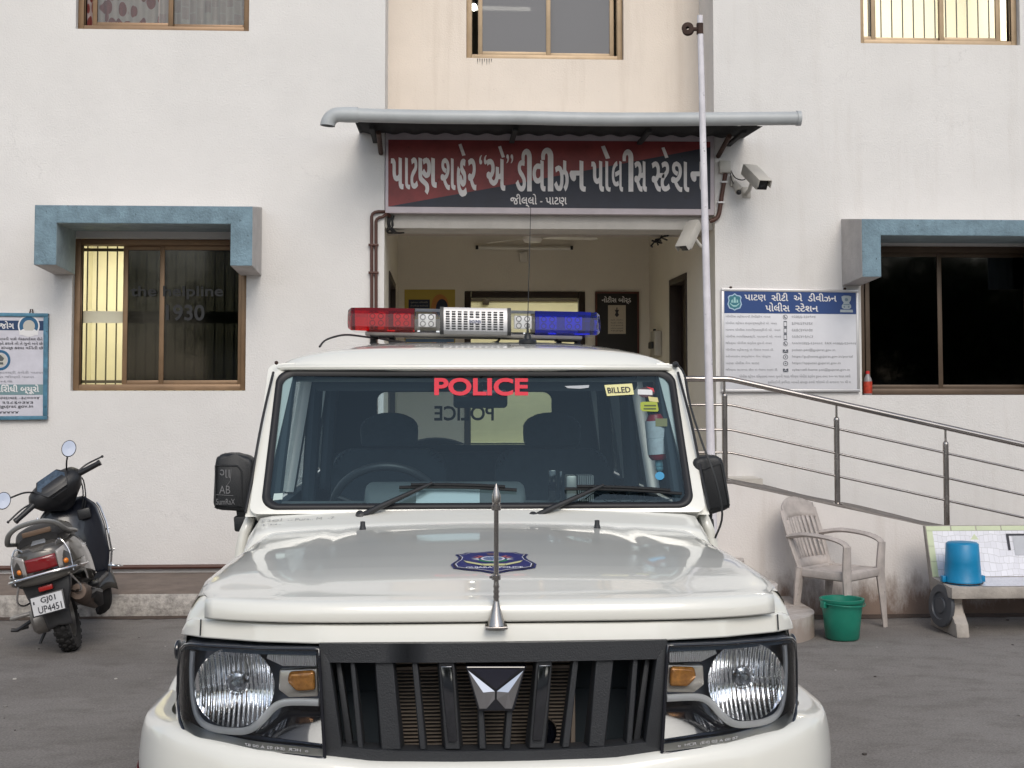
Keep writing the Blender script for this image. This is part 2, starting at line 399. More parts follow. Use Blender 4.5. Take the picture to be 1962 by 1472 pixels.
g = G(); g.box(-9, -1.0, 9.7, YW-.004, .004, .17, .012); kerb = struct('pavement', g, [m_apron, m_kerb], smooth=True)
for p in kerb.data.polygons:
    if p.normal.y < -.6: p.material_index = 1

# ================================================================ the police station
PS = thing('police_station', 'white plastered two storey police station with recessed cream entrance bay', 'building', (0, YW, 0))
def wallface(g, x0, x1, z0, z1, holes, Y, th=.2):
    xs = sorted({x0, x1, *[h[0] for h in holes], *[h[1] for h in holes]}); zs = sorted({z0, z1, *[h[2] for h in holes], *[h[3] for h in holes]})
    for a, b in zip(xs, xs[1:]):
        for c, d in zip(zs, zs[1:]):
            if any(h[0]-1e-6 <= a and b <= h[1]+1e-6 and h[2]-1e-6 <= c and d <= h[3]+1e-6 for h in holes): continue
            g.poly([(a, Y, c), (b, Y, c), (b, Y, d), (a, Y, d)])
    for a, b, c, d in holes:
        for p, q in (((a, c), (a, d)), ((b, c), (b, d)), ((a, c), (b, c)), ((a, d), (b, d))):
            g.poly([(p[0], Y, p[1]), (q[0], Y, q[1]), (q[0], Y+th, q[1]), (p[0], Y+th, p[1])])
def hole(px0, px1, py0, py1, Y):
    a = P(px0, py0, Y); b = P(px1, py1, Y); return (a.x, b.x, b.z, a.z)
H_LL = hole(140, 470, 456, 749, YW); H_LU = hole(150, 477, -240, 60, YW)
H_RL = hole(1648, 1990, 470, 757, YW); H_RU = hole(1645, 1955, -220, 87, YW); H_CU = hole(894, 1195, -190, 115, YC)
ZT = 6.6
ZS = zp(437, YW)            # underside of the beam
g = G(); wallface(g, -8, XL, 0, ZT, [H_LL, H_LU], YW)
g.poly([(XL, YW, 3.30), (XL, YC, 3.30), (XL, YC, ZT), (XL, YW, ZT)]); g.poly([(-8, YW, 0), (-8, YW+9, 0), (-8, YW+9, ZT), (-8, YW, ZT)])
g.out('wall', m_wall, PS, smooth=False)
g = G(); wallface(g, XR, 8.5, 0, ZT, [H_RL, H_RU], YW)
g.poly([(XR, YW, 3.30), (XR, YC, 3.30), (XR, YC, ZT), (XR, YW, ZT)]); g.poly([(8.5, YW, 0), (8.5, YW+9, 0), (8.5, YW+9, ZT), (8.5, YW, ZT)])
g.out('wall', m_wallr, PS, smooth=False)
ZB = zp(250, YW)
g = G(); wallface(g, XL-.2, XR+.2, ZS, ZT, [H_CU], YC)
g.poly([(-8, YW, ZT), (8.5, YW, ZT), (8.5, YW+9, ZT), (-8, YW+9, ZT)])
g.out('wall', m_cream, PS, smooth=False); PS.children[-1]['label'] = 'recessed cream wall over the entrance'
# beam carrying the sign and the porch slab
g = G(); g.box(XL+.002, XR-.002, YW+.06, YW+.45, ZS, ZB, .006); g.out('beam', M_('beam_grey_plaster', (.50, .475, .44), .85, var=.1, bump=.3), PS)
g = G(); x0, x1 = XL, XR
ZC = 3.30
b_o = hole(890, 1122, 558, 905, YB); b_o = (b_o[0], b_o[1], PF, b_o[3])
wallface(g, x0, x1, PF, ZC, [b_o], YB, .12)
d_r = (12.05, 12.95, PF, 2.64); d_l = (11.75, 13.3, PF, 2.62)
for X, d in ((x1, d_r), (x0, d_l)):
    for a, b, c, e in ((YW, d[0], PF, ZC), (d[1], YB, PF, ZC), (d[0], d[1], d[3], ZC)):
        g.poly([(X, a, c), (X, b, c), (X, b, e), (X, a, e)])
    sx = .3 if X > 0 else -.3
    for a, b in (((d[0], PF), (d[0], d[3])), ((d[1], PF), (d[1], d[3])), ((d[0], d[3]), (d[1], d[3]))):
        g.poly([(X, a[0], a[1]), (X, b[0], b[1]), (X+sx, b[0], b[1]), (X+sx, a[0], a[1])])
g.poly([(x0, YW+.3, ZC), (x1, YW+.3, ZC), (x1, YB, ZC), (x0, YB, ZC)])
g.out('porch_wall', m_porch, PS, smooth=False)
g = G(); g.box(x0-.3, x1+.3, YW-.3, YB+3, PF-.4, PF); g.out('porch_floor', M_('porch_tile', (.58, .54, .48), .35, var=.15), PS)
for X, d, s in ((x1, d_r, 1), (x0, d_l, -1)):
    g = G(); a, b = (X+.10*s, X+.14*s)
    g.box(min(a, b), max(a, b), d[0]+.06, d[1]-.06, PF, d[3]-.06, .004)
    for y0, y1, z0, z1 in ((d[0], d[0]+.06, PF, d[3]), (d[1]-.06, d[1], PF, d[3]), (d[0]+.06, d[1]-.06, d[3]-.06, d[3])):
        a, b = X-.012*s, X+.15*s
        g.box(min(a, b), max(a, b), y0+.002, y1-.002, z0, z1-.002, .003)
    for k in range(2):
        for z0, z1 in ((PF+.15, PF+.75), (PF+.85, d[3]-.2)):
            y0 = d[0]+.14+k*(d[1]-d[0]-.28)/2; y1 = y0+(d[1]-d[0]-.28)/2-.08
            a, b = X+.085*s, X+.11*s
            g.box(min(a, b), max(a, b), y0, y1, z0, z1, .012)
    o = g.out('door', m_wood, PS)
    g = G(); a = X+.09*s; g.tube([(a, d[0]+.12, PF+1.0), (a-.04*s, d[0]+.12, PF+1.0), (a-.04*s, d[0]+.26, PF+1.0)], .009); g.out('handle', m_rail, o)

def room(x0, x1, y0, y1, z0, z1, mat, name='room_wall'):
    g = G()
    for q in ([(x0, y0, z0), (x0, y1, z0), (x0, y1, z1), (x0, y0, z1)], [(x1, y0, z0), (x1, y1, z0), (x1, y1, z1), (x1, y0, z1)],
              [(x0, y1, z0), (x1, y1, z0), (x1, y1, z1), (x0, y1, z1)], [(x0, y0, z0), (x1, y0, z0), (x1, y1, z0), (x0, y1, z0)],
              [(x0, y0, z1), (x1, y0, z1), (x1, y1, z1), (x0, y1, z1)]): g.poly(q)
    return g.out(name, mat, PS, smooth=False)
def frame(g, x0, x1, z0, z1, Y, w, d, mi=0):
    for a, b, c, e in ((x0, x0+w, z0, z1), (x1-w, x1, z0, z1), (x0+w, x1-w, z0, z0+w), (x0+w, x1-w, z1-w, z1)):
        g.box(a, b, Y, Y+d, c, e, .004, mi)
    return g
def window(h, sashes, bars=None, Y0=YW, gm=m_glass_dark, fm=m_brz, sm=m_brz, rec=.06, fw=.045, label=None):
    """sliding window: outer frame, its sashes with their panes, and the burglar bars behind"""
    x0, x1, z0, z1 = h; Y = Y0+rec
    g = G(); frame(g, x0+.002, x1-.002, z0+.002, z1-.002, Y, fw, .10); frame(g, x0+fw*.7, x1-fw*.7, z0+fw*.7, z1-fw*.7, Y+.03, .02, .05)
    w = g.out('window', fm, PS)
    if label: w['label'] = label
    for k, (a, b, mats) in enumerate(sashes):
        xa, xb = xp(a, Y+.03), xp(b, Y+.03); ys = Y+.035+.028*(k % 2)
        s = G(); frame(s, xa, xb, z0+fw, z1-fw, ys, .038, .024); sash = s.out('sash', mats[0], w)
        p = G(); p.box(xa+.036, xb-.036, ys+.010, ys+.015, z0+fw+.036, z1-fw-.036); p.out('pane', mats[1], w, smooth=False)
    if bars:
        b = G(); yb = Y+.16; n = int((x1-x0-.1)/bars)
        for i in range(n+1):
            x = x0+.06+i*bars; b.tube([(x, yb, z0), (x, yb, z1)], .006, 8)
        for t in (.06, .94): b.box(x0, x1, yb-.004, yb+.004, z0+(z1-z0)*t-.012, z0+(z1-z0)*t+.012)
        if Y0 == YW and h is H_LL: b.box(x0, x1, yb-.010, yb-.006, z0+(z1-z0)*.49-.048, z0+(z1-z0)*.49+.048, 0, 1)
        b.out('grille', [m_bar, m_yroom], w)
    return w
m_bdk = M_('dark_bronze', (.105, .072, .048), .45, .3, var=.2); dk, cl, du = m_glass_dark, m_glass_clear, m_glass_dust
w1 = window(H_LL, [(303, 464, (m_brz, dk)), (231, 316, (m_brz, dk))], .078, label='half open sliding window with a lit yellow room behind')
# lettering stuck on the tinted pane
g = G(); Y = YW+.06+.035
letter(g, 'the helpline', on_plane(250, 548, 428, 574, Y, .004), off=.02); m_film = M_('faded_film', (.017, .018, .020), .6); g.out('window_lettering', m_film, w1, smooth=False)
g = G(); letter(g, '1930', on_plane(318, 584, 392, 615, Y, .004), off=.03)
g.out('window_number', m_film, w1, smooth=False)
window(H_LU, [(165, 322, (m_brz, cl)), (312, 468, (m_brz, cl))], label='curtained upper window with mauve and red curtains')
w3 = window(H_RL, [(1660, 1808, (m_bdk, dk)), (1795, 1978, (m_bdk, dk))], .078, fm=m_bdk, label='dark sliding window under the right canopy')
window(H_RU, [(1652, 1688, (m_brzl, cl)), (1676, 1822, (m_brzl, cl)), (1812, 1930, (m_brzl, cl))], .092, fm=m_brzl, label='brightly lit barred upper window')
window(H_CU, [(915, 1056, (m_brzl, du)), (1046, 1180, (m_brzl, du))], None, YC, fm=m_brzl, label='dusty grey upper window over the entrance')
# rooms seen through the windows
room(H_LL[0]-.35, H_LL[1]+.5, YW+.2, YW+2.0, H_LL[2]-.9, H_LL[3]+.35, m_yroom)
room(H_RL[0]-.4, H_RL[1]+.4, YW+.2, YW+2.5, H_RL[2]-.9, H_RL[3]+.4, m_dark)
room(H_RU[0]-.5, H_RU[1]+.5, YW+.2, YW+2.4, H_RU[2]-.9, H_RU[3]+.4, M_('cream_room', (.80, .76, .68), .8))
room(H_LU[0]-.3, H_LU[1]+.3, YW+.2, YW+1.2, H_LU[2]-.5, H_LU[3]+.3, M_('dim_room', (.42, .36, .36), .8))
room(H_CU[0]-.4, H_CU[1]+.4, YC+.2, YC+3, H_CU[2]-.6, H_CU[3]+.5, M_('grey_room', (.5, .49, .46), .8))
room(b_o[0]-.5, b_o[1]+1.2, YB+.12, YB+3.2, PF, 3.3, m_yroom)
def lamp(x, y, z, e, sx, sy, col=(1, .93, .72), rot=(0, 0, 0)):
    l = bpy.data.lights.new('room_and_fill_lamp', 'AREA'); l.shape = 'RECTANGLE'; l.size = sx; l.size_y = sy; l.energy = e; l.color = col
    o = bpy.data.objects.new('room_and_fill_lamp', l); COL.objects.link(o); o.location = (x, y, z); o.rotation_euler = rot
lamp((H_LL[0]*1.7+H_LL[1]*.3)/2, YW+1.1, H_LL[3]+.25, 24, 1.2, .5, (1, .95, .77))
lamp((H_RU[0]+H_RU[1])/2, YW+1.2, H_RU[3]+.3, 65, 1.2, .5, (1, .92, .78))
lamp((H_LU[0]+H_LU[1])/2, YW+.7, H_LU[3]+.2, 30, .8, .3, (1, .90, .84))  # added lamp that brightens the curtains; this room shows no light of its own
lamp((b_o[0]+b_o[1])/2+.3, YB+1.6, 3.2, 34, 1.3, .6, (1, .96, .76))
t = thing('tube_light', 'lit tube light and bulb glowing behind the dusty window over the entrance', 'lamp', P(965, 16, YC+.6))
m_glow = emitter('lit_tube', (1, .97, .80), 9)
g = G(); a, b = P(919, 15, YC+.5), P(1016, 18, YC+.5); g.tube([a, b], .016, 10); g.out('tube', m_glow, t)
g = G(); g.box(a.x-.03, b.x+.06, YC+.53, YC+.57, a.z-.02, a.z+.03); g.out('batten', m_white, t)
g = G(); p = P(908, 14, YC+.3); g.sphere(p, .026, 14, sc=(1, 1, 1.3)); g.out('bulb', m_glow, t); g = G(); g.tube([p+V((0, 0, .03)), p+V((0, 0, .5))], .008); g.out('flex', m_black, t)
# doorway frame of the back room
g = G()
for a, b, c, d in ((b_o[0], b_o[0]+.07, PF, b_o[3]), (b_o[1]-.07, b_o[1], PF, b_o[3]), (b_o[0]+.07, b_o[1]-.07, b_o[3]-.07, b_o[3])): g.box(a+.002, b-.002, YB-.015, YB+.11, c, d-.002, .004)
o = g.out('door_frame', m_wood, PS)
g = G(); z = zp(573, YB+3); g.box(b_o[0]-.4, b_o[1]+1, YB+3.15, YB+3.19, z-.02, z+.03); g.box(xp(925, YB+3.1), xp(937, YB+3.1), YB+3.12, YB+3.18, zp(584, YB+3.1), zp(571, YB+3.1), .005)
g.out('wiring_channel', m_wood, PS)
# curtains of the upper left window
def curtain_mats():
    m = M_('leaf_print', (.5, .4, .4), .9); nt = m.node_tree; L = nt.links.new; tc = nt.nodes.new('ShaderNodeTexCoord')
    mp = _n(nt, 'ShaderNodeMapping'); mp.inputs['Scale'].default_value = (13, 13, 8); L(tc.outputs['Object'], mp.inputs[0])
    v = _n(nt, 'ShaderNodeTexVoronoi', Scale=1.0, Randomness=.9); L(mp.outputs[0], v.inputs['Vector'])
    L(ramp(nt, v.outputs['Distance'], [(.46, (.24, .05, .045)), (.5, (.56, .47, .47))]), nt.nodes['Principled BSDF'].inputs['Base Color'])
    m2 = M_('block_print', (.5, .4, .4), .9); nt = m2.node_tree; L = nt.links.new; tc = nt.nodes.new('ShaderNodeTexCoord')
    sp = _n(nt, 'ShaderNodeSeparateXYZ'); L(tc.outputs['Object'], sp.inputs[0]); cb = _n(nt, 'ShaderNodeCombineXYZ'); L(sp.outputs['X'], cb.inputs['Y']); L(sp.outputs['Z'], cb.inputs['X'])
    bt = _n(nt, 'ShaderNodeTexBrick', Scale=7.5); bt.inputs['Color1'].default_value = (.46, .36, .365, 1); bt.inputs['Color2'].default_value = (.58, .50, .50, 1); bt.inputs['Mortar'].default_value = (.56, .50, .51, 1); bt.inputs['Mortar Size'].default_value = .03; bt.inputs['Brick Width'].default_value = .8; bt.inputs['Row Height'].default_value = .45
    L(cb.outputs[0], bt.inputs['Vector']); L(bt.outputs['Color'], nt.nodes['Principled BSDF'].inputs['Base Color'])
    return m, m2
ma, mb = curtain_mats(); xa, xm, xb = H_LU[0]+.02, xp(296, YW+.2), H_LU[1]-.02
for a, b, m in ((xa, xm, ma), (xm, xb, mb)):
    g = G(); g.grid(lambda u, v: V((a+(b-a)*u, YW+.19+.018*math.sin(u*(b-a)*60)+.006*math.sin(u*31), H_LU[2]-.1+v*1.4)), 90, 2); g.out('curtain', m, PS)

# canopies over the ground floor windows: blue front, whitewashed sides, sloping top
def canopy(pxa, pxb, arm, y_top, y_in, y_arm, Yf, label):
    xa, xb, aw = xp(pxa, Yf), xp(pxb, Yf), arm
    zt, zi, za = zp(y_top, Yf), zp(y_in, Yf), zp(y_arm, Yf); dz = .065
    g = G()
    for x0, x1 in ((xa, xa+aw), (xb-aw, xb)):
        s = [(x0, Yf, za), (x1, Yf, za), (x1, YW, za-.03), (x0, YW, za-.03)]; t = [(x0, Yf, zi), (x1, Yf, zi), (x1, YW, zi), (x0, YW, zi)]
        inner = x1 if x0 == xa else x0; outer = x0 if x0 == xa else x1
        g.poly([(x0, Yf, za), (x1, Yf, za), (x1, Yf, zi), (x0, Yf, zi)], 0); g.poly(s, 2)
        g.poly([(inner, Yf, za), (inner, YW, za-.03), (inner, YW, zi), (inner, Yf, zi)], 1)
        g.poly([(outer, Yf, za), (outer, YW, za-.03), (outer, YW, zi), (outer, Yf, zi)], 2)
    g.poly([(xa, Yf, zi), (xa+aw, Yf, zi), (xb-aw, Yf, zi), (xb, Yf, zi), (xb, Yf, zt), (xa, Yf, zt)], 0)
    g.poly([(xa+aw, Yf, zi), (xb-aw, Yf, zi), (xb-aw, YW, zi), (xa+aw, YW, zi)], 1)
    for x in (xa, xb): g.poly([(x, Yf, zi), (x, YW, zi), (x, YW, zt+dz), (x, Yf, zt)], 2)
    g.poly([(xa, Yf, zt), (xb, Yf, zt), (xb, YW, zt+dz), (xa, YW, zt+dz)], 2)
    o = g.out('canopy', [m_blue, m_pblue, m_wash], PS, smooth=False, bev=.006); o['label'] = label
canopy(60, 481, .165, 399, 433, 512, 10.27, 'blue window canopy by the scooter')
canopy(1655, 2065, .15, 415, 447, 528, 10.27, 'blue window canopy beside the notice panel')
# dark drips under the upper middle window
g = G()
for k in range(7):
    x = xp(914+k*4.5, YC); h = random.uniform(.03, .09); z = H_CU[2]-.005
    g.poly([(x-.004, YC-.002, z), (x+.005, YC-.002, z), (x+.003, YC-.002, z-h*.6), (x, YC-.002, z-h)])
g.out('water_stain', M_('sooty_stain', (.16, .14, .13), .9), PS, smooth=False)

# ---------------------------------------------------------------- porch roof, gutter, sign
t = thing('porch_roof', 'dark sheet metal porch roof on steel brackets above the entrance sign', 'roof', (0, YW, 3.6))
ya = 10.16; za, zb = zp(236, ya), zp(259, YW)
xa, xb = xp(676, ya), xp(1466, ya)
g = G(); n = 60
def rf(u, v): x = xa+(xb-xa)*u; return V((x, ya+(YC-ya)*v, za+(zb-za)*v*(YC-ya)/(YW-ya)+.008*math.sin(x*38)))
g.grid(rf, 220, 1); g.out('roof_sheet', m_dark, t, solid=.004)
for px in (712, 985, 1240, 1420):
    g = G(); x = xp(px, 10.4); g.box(x-.02, x+.02, ya+.05, YW-.003 if (x < XL or x > XR) else YW-.05, za-.050, za-.026, .003)
    g.out('rafter', m_dark, t)
for px, s in ((735, 1), (1372, -1)):
    g = G(); x = xp(px, YW)-.03*s; g.tube([(x, 10.36, za-.045), (x, YW-.01, za-.13)], .02, 8); g.out('bracket', m_rust, t)
t = thing('gutter_pipe', 'long grey plastic rain pipe with an elbow along the porch roof edge', 'pipe', (0, 10.1, 3.6))
yg = 10.1; r = .052; a, b = P(655, 220, yg), P(1531, 227, yg); mid = P(985, 222, yg)
g = G(); g.tube(smoothpath([a, P(820, 224, yg), P(985, 225.5, yg), P(1180, 229, yg), b], 5), r, 20); g.lathe([(r+.001, -.02), (r+.006, -.02), (r+.006, .01), (r-.006, .01), (r-.006, -.05)], b, (1, 0, 0), 20); g.out('pipe', m_pvc, t)
g = G(); e = P(627, 238, yg); pts = [a+V((.12, 0, 0)), a+V((.03, 0, 0))]
for k in range(9): th = R(90*k/8); pts.append(V((a.x-.02-.085*math.sin(th), yg, a.z-.085*(1-math.cos(th)))))
g.tube(pts, [r+.007]*2+[r+.004]*9, 20, cap=False); g.tube(pts[1:], [r-.004]*10, 20, cap=False); g.out('elbow', m_pvc, t)

t = thing('entrance_sign', 'long red and navy signboard in large white lettering over the entrance', 'sign', (0, YW-.03, 3.3))
ys = YW-.02
def sg(px, py, dy=0): p = P(px, py, ys); return V((p.x, ys-dy, p.z))
g = G(); q0, q1 = sg(738, 408), sg(1368, 259); g.box(q0.x, q1.x, ys, YW+.055, q0.z, q1.z, .004); g.out('board', M_('sign_frame_lilac', (.56, .50, .53), .55, var=.1), t)
A_, B_, C_, D_ = sg(744, 396, .003), sg(1361, 401, .003), sg(1361, 272, .003), sg(744, 268, .003)
m_red = M_('sign_red', (.21, .030, .031), .5, var=.3, vs=5, speck=14); m_navy = M_('sign_navy', (.011, .014, .030), .5, var=.3, vs=6, speck=14)
g = G(); m1 = sg(1361, 282, .003)
g.poly([A_, sg(1000, 350, .003), m1, C_, D_], 0); g.poly([A_, B_, m1, sg(1000, 350, .003)], 1); g.out('panel', [m_red, m_navy], t, smooth=False)
g = G()
def z2(x, y): return 600+x/4.905, 180+y/4.905
def z3(x, y): return 980+x/3.773, 180+y/3.773
L2 = [('પ', 730, 598, 850, 898), ('ા', 864, 600, 912, 898), ('ટ', 915, 600, 986, 893), ('ણ', 990, 600, 1162, 950), ('શ', 1198, 605, 1338, 905),
      ('હ', 1350, 612, 1446, 968), ('\\', 1365, 470, 1432, 585), ('ર', 1455, 608, 1534, 908), ('“', 1560, 575, 1632, 665), ('અ', 1628, 610, 1806, 912), ('\\', 1738, 490, 1802, 602), ('”', 1815, 570, 1880, 655)]
L3 = [('ડ', 30, 480, 104, 707), ('hook', 72, 398, 146, 706), ('વ', 152, 480, 246, 706), ('hook', 214, 390, 302, 706), ('ઝ', 308, 480, 413, 707), ('ન', 420, 482, 537, 708),
      ('પ', 576, 484, 668, 708), ('ા', 678, 486, 716, 708), ('\\', 646, 375, 712, 472), ('લ', 725, 486, 806, 708), ('hook', 802, 402, 880, 708), ('સ', 888, 486, 978, 708),
      ('half', 1013, 488, 1115, 708), ('ટ', 1078, 490, 1146, 706), ('\\', 1083, 386, 1134, 466), ('શ', 1153, 490, 1284, 710), ('ન', 1293, 490, 1402, 710)]
for zf, lst in ((z2, L2), (z3, L3)):
    for ch, x0, y0, x1, y1 in lst:
        a = zf(x0, y0); b = zf(x1, y1); asp = (b[0]-a[0])/(b[1]-a[1])
        p = lambda u, v, dy=.006: sg(a[0]+(b[0]-a[0])*u, b[1]-(b[1]-a[1])*v, dy)
        if ch == '\\': g.poly([p(0, .93), p(.42, 1), p(1, .06), p(.55, 0)])
        elif ch == 'hook':
            w = .50; o = [(1, 0), (1, .80)]+[(.5+.5*math.cos(R(t)), .80+.20*math.sin(R(t))) for t in range(15, 181, 15)]+[(.02, .72), (.30, .72)]
            o2 = [(.30+.13+.12*math.cos(R(t)), .80+.07*math.sin(R(t))) for t in range(180, -1, -30)]+[(w+.05, .75), (w+.05, 0)]
            pts = [p(u, v) for u, v in o+o2]; g.poly(pts)
        elif ch == 'half': letter(g, 'સ', p, asp, .028, clip=.62)
        else: letter(g, ch, p, asp, .01 if ch in '“”ા' else .016 if ch in 'લશ' else .028)
letter(g, 'જીલ્લો - પાટણ', lambda u, v: sg(978+108*u, 398-26*v, .006), off=.012)
g.out('lettering', m_sign_w, t, smooth=False)

# ---------------------------------------------------------------- ramp, steps, railing
Yr = 9.5
x0 = xp(1345, Yr); xk = xp(1402, Yr); zr = .944; sl = .222
xe = xk+zr/sl
t = thing('entrance_ramp', 'white walled access ramp sloping down along the right wing', 'ramp', (xk, Yr, 0))
g = G(); e2 = xe-.15
g.prism([(x0, Yr, 0), (xe, Yr, 0.002), (xk, Yr, zr-.012), (x0, Yr, zr-.012)], (0, YW-Yr-.004, 0)); g.out('ramp_wall', m_ramp, t, smooth=False)
g = G()
def rt(u, v):
    x = x0+(xe-x0)*u; j = .0
    return V((x, Yr+.035+.02*math.sin(x*13)*math.sin(x*5)+(YW-Yr-.05)*v, (zr if x < xk else zr-(x-xk)*sl)+.004+.006*math.sin(x*7+v*3)))
g.grid(rt, 90, 6); g.out('ramp_surface', m_conc, t, solid=.02)
t = thing('entrance_steps', 'worn whitewashed concrete steps with rounded ends before the entrance', 'steps', (1, 9, 0))
zs = [.15, .285, .42, .55, .68, .81, PF-.005]
for k in range(7):
    yf = 8.45+.33*k; xr = 2.46-.17*k; rr = min(.5-.05*k, Yr-.03-yf) if k <= 2 else .28; pts = [(-1.0, yf), ]
    if k > 2: xr = min(xr, x0-.02)
    for j in range(13): a = R(-90+90*j/12); pts.append((xr-rr+rr*math.cos(a), yf+rr+rr*math.sin(a)))
    pts += [(xr, Yr-.004), (x0-.004, Yr-.004)] if k <= 2 else []
    pts += [(min(xr, x0-.004), YW-.31), (-1.0, YW-.31)]
    z0 = 0 if k == 0 else zs[k-1]-.02
    g = G(); g.prism([(x, y, z0) for x, y in pts], (0, 0, zs[k]-z0), bev=.014); g.out('step', m_step, t, ang=50)
t = thing('ramp_railing', 'stainless steel railing with three thin bars along the access ramp', 'railing', (xk, Yr+.06, zr))
yr = Yr+.06
def zramp(x): return zr if x < xk else zr-(x-xk)*sl
xl, xr_ = 1.25, xe-.6
def rail(dz, r, nm):
    g = G(); k = xp(1400, yr)
    pts = [(xl, yr, zr+dz), (k-.05, yr, zr+dz), (k, yr, zr+dz-.003), (k+.05, yr, zr+dz-.013), (xr_, yr, zramp(xr_)+dz)]
    g.tube(pts, r, 14); g.out(nm, m_rail, t)
rail(1.62+14/2600*yr-zr, .021, 'top_rail')
for y in (776, 824, 868): rail(zp(y, yr)-zr, .0085, 'rail')
for px in (1388, 1602, 1810, 2015, 2200):
    x = xp(px, yr); zt = zramp(x)+(1.62+14/2600*yr-zr)
    g = G(); g.tube([(x, yr, zramp(x)-.02), (x, yr, zt-.12)], .0205, 14); g.lathe([(.0205, 0), (.018, .012), (.008, .02), (.008, .1)], (x, yr, zt-.12), n=14); g.lathe([(.04, 0), (.04, .006), (.021, .012)], (x, yr, zramp(x)+.008), n=14); g.out('post', m_rail, t)
g = G(); g.tube([(1.27, yr, zr), (1.27, yr, zr+.73)], .0205, 14); g.out('post', m_rail, t)

# ---------------------------------------------------------------- flagpole
Yp = 9.25
t = thing('flagpole', 'slightly leaning flaking white flagpole with a rusty pulley at its top', 'flagpole', P(1371, 1196, Yp))
b = P(1370, 1196, Yp); tp = P(1341, 30, Yp); b.z = 0
g = G(); n = 14; g.tube([b.lerp(tp, i/n) for i in range(n+1)], [.033-.013*i/n for i in range(n+1)], 16); g.out('pole', m_polewh, t)
c = P(1341, 56, Yp); e = P(1318, 56, Yp)
g = G(); g.tube([c, c.lerp(e, .6)], .014, 10); g.tube([c+V((0, 0, -.035)), c+V((0, 0, .04))], .024, 12); g.lathe([(.012, -.03), (.042, -.028), (.030, -.01), (.030, .01), (.042, .028), (.012, .03)], e, (0.25, 1, 0), 18); g.out('pulley', m_rust, t)

# grit and scraps on the yard
g = G(); rnd = random.Random(5)
for k in range(260):
    x, y = rnd.uniform(-5, 5), rnd.uniform(3.2, 9.4)
    if y > 8.4 and x > -1.1 and x < 2.6: continue
    r = rnd.choice((.004, .005, .006, .009, .013)); n = rnd.randint(4, 6); a0 = rnd.random()*6
    top = [(x+r*rnd.uniform(.6, 1.2)*math.cos(a0+6.283*i/n), y+r*rnd.uniform(.6, 1.2)*math.sin(a0+6.283*i/n)) for i in range(n)]
    g.prism([(px, py, .0005) for px, py in top], (0, 0, r*.5), mi=rnd.choice((0, 0, 1, 2)))
tag(g.out('grit', [M_('grit_grey', (.25, .235, .22), .9), M_('grit_dark', (.07, .06, .055), .9), M_('grit_pale', (.45, .43, .40), .9)], None, smooth=False), 'small stones and scraps scattered over the concrete yard', 'grit', kind='stuff')
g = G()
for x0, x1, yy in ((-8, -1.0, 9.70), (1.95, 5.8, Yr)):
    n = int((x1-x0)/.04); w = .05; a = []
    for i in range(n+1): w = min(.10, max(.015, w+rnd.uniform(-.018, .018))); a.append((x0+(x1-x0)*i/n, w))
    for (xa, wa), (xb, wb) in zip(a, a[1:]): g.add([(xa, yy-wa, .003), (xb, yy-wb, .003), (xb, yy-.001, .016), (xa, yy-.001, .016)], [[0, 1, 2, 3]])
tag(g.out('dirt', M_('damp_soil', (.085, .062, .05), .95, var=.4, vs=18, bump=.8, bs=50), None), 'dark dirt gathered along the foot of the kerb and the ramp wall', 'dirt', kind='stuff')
# ================================================================ things on the walls
yw = YW-.004
# information panel on the right wing
t = thing('information_board', 'white police station contact board with a blue heading on the right wing', 'notice board', P(1512, 650, YW))
q = [P(1381, 752, YW), P(1646, 751, YW), P(1643, 556, YW), P(1381, 553, YW)]
qm = lambda d: quadmap(*[V((p.x, YW-d, p.z)) for p in q])
f0, f1 = qm(.026), qm(.030)
g = G(); g.prism([f0(0, 0), f0(1, 0), f0(1, 1), f0(0, 1)], (0, .024, 0), bev=.004); g.out('panel', M_('board_white', (.70, .70, .735), .35, var=.05), t)
g = G()
for a, b, c, d in ((0, 0, 1, .028), (0, .972, 1, 1), (0, .028, .02, .972), (.98, .028, 1, .972)): g.prism([f1(a, b), f1(c, b), f1(c, d), f1(a, d)], (0, .012, 0), bev=.003)
g.out('board_frame', M_('aluminium_frame', (.55, .54, .54), .4, .6), t)
def bp_(x, y, d=.0285): f = qm(d); return f((x-8)/1740, 1-(y-95)/1320)
g = G(); g.poly([bp_(44, 410, .0275), bp_(1720, 412, .0275), bp_(1712, 132, .0275), bp_(44, 128, .0275)]); g.out('heading', M_('heading_blue', (.016, .055, .20), .4), t, smooth=False)
g = G()
def btext(s, x0, y0, x1, y1, off=0): letter(g, s, lambda u, v: bp_(x0+(x1-x0)*u, y1+(y0-y1)*v, .029), off=off)
for s, x0, y0, x1, y1 in (('પાટણ', 300, 172, 570, 262), ('સીટી', 640, 145, 850, 250), ('એ', 922, 145, 1030, 250), ('ડીવીઝન', 1100, 145, 1465, 252), ('પોલીસ', 562, 270, 868, 384)): btext(s, x0, y0, x1, y1, .018)
letter(g, 'સ', lambda u, v: bp_(942+95*u, 384-76*v, .029), clip=.62, off=.018); btext('ટેશન', 1005, 278, 1230, 384, .018)
g.out('heading_text', m_white, t, smooth=False)
g = G()
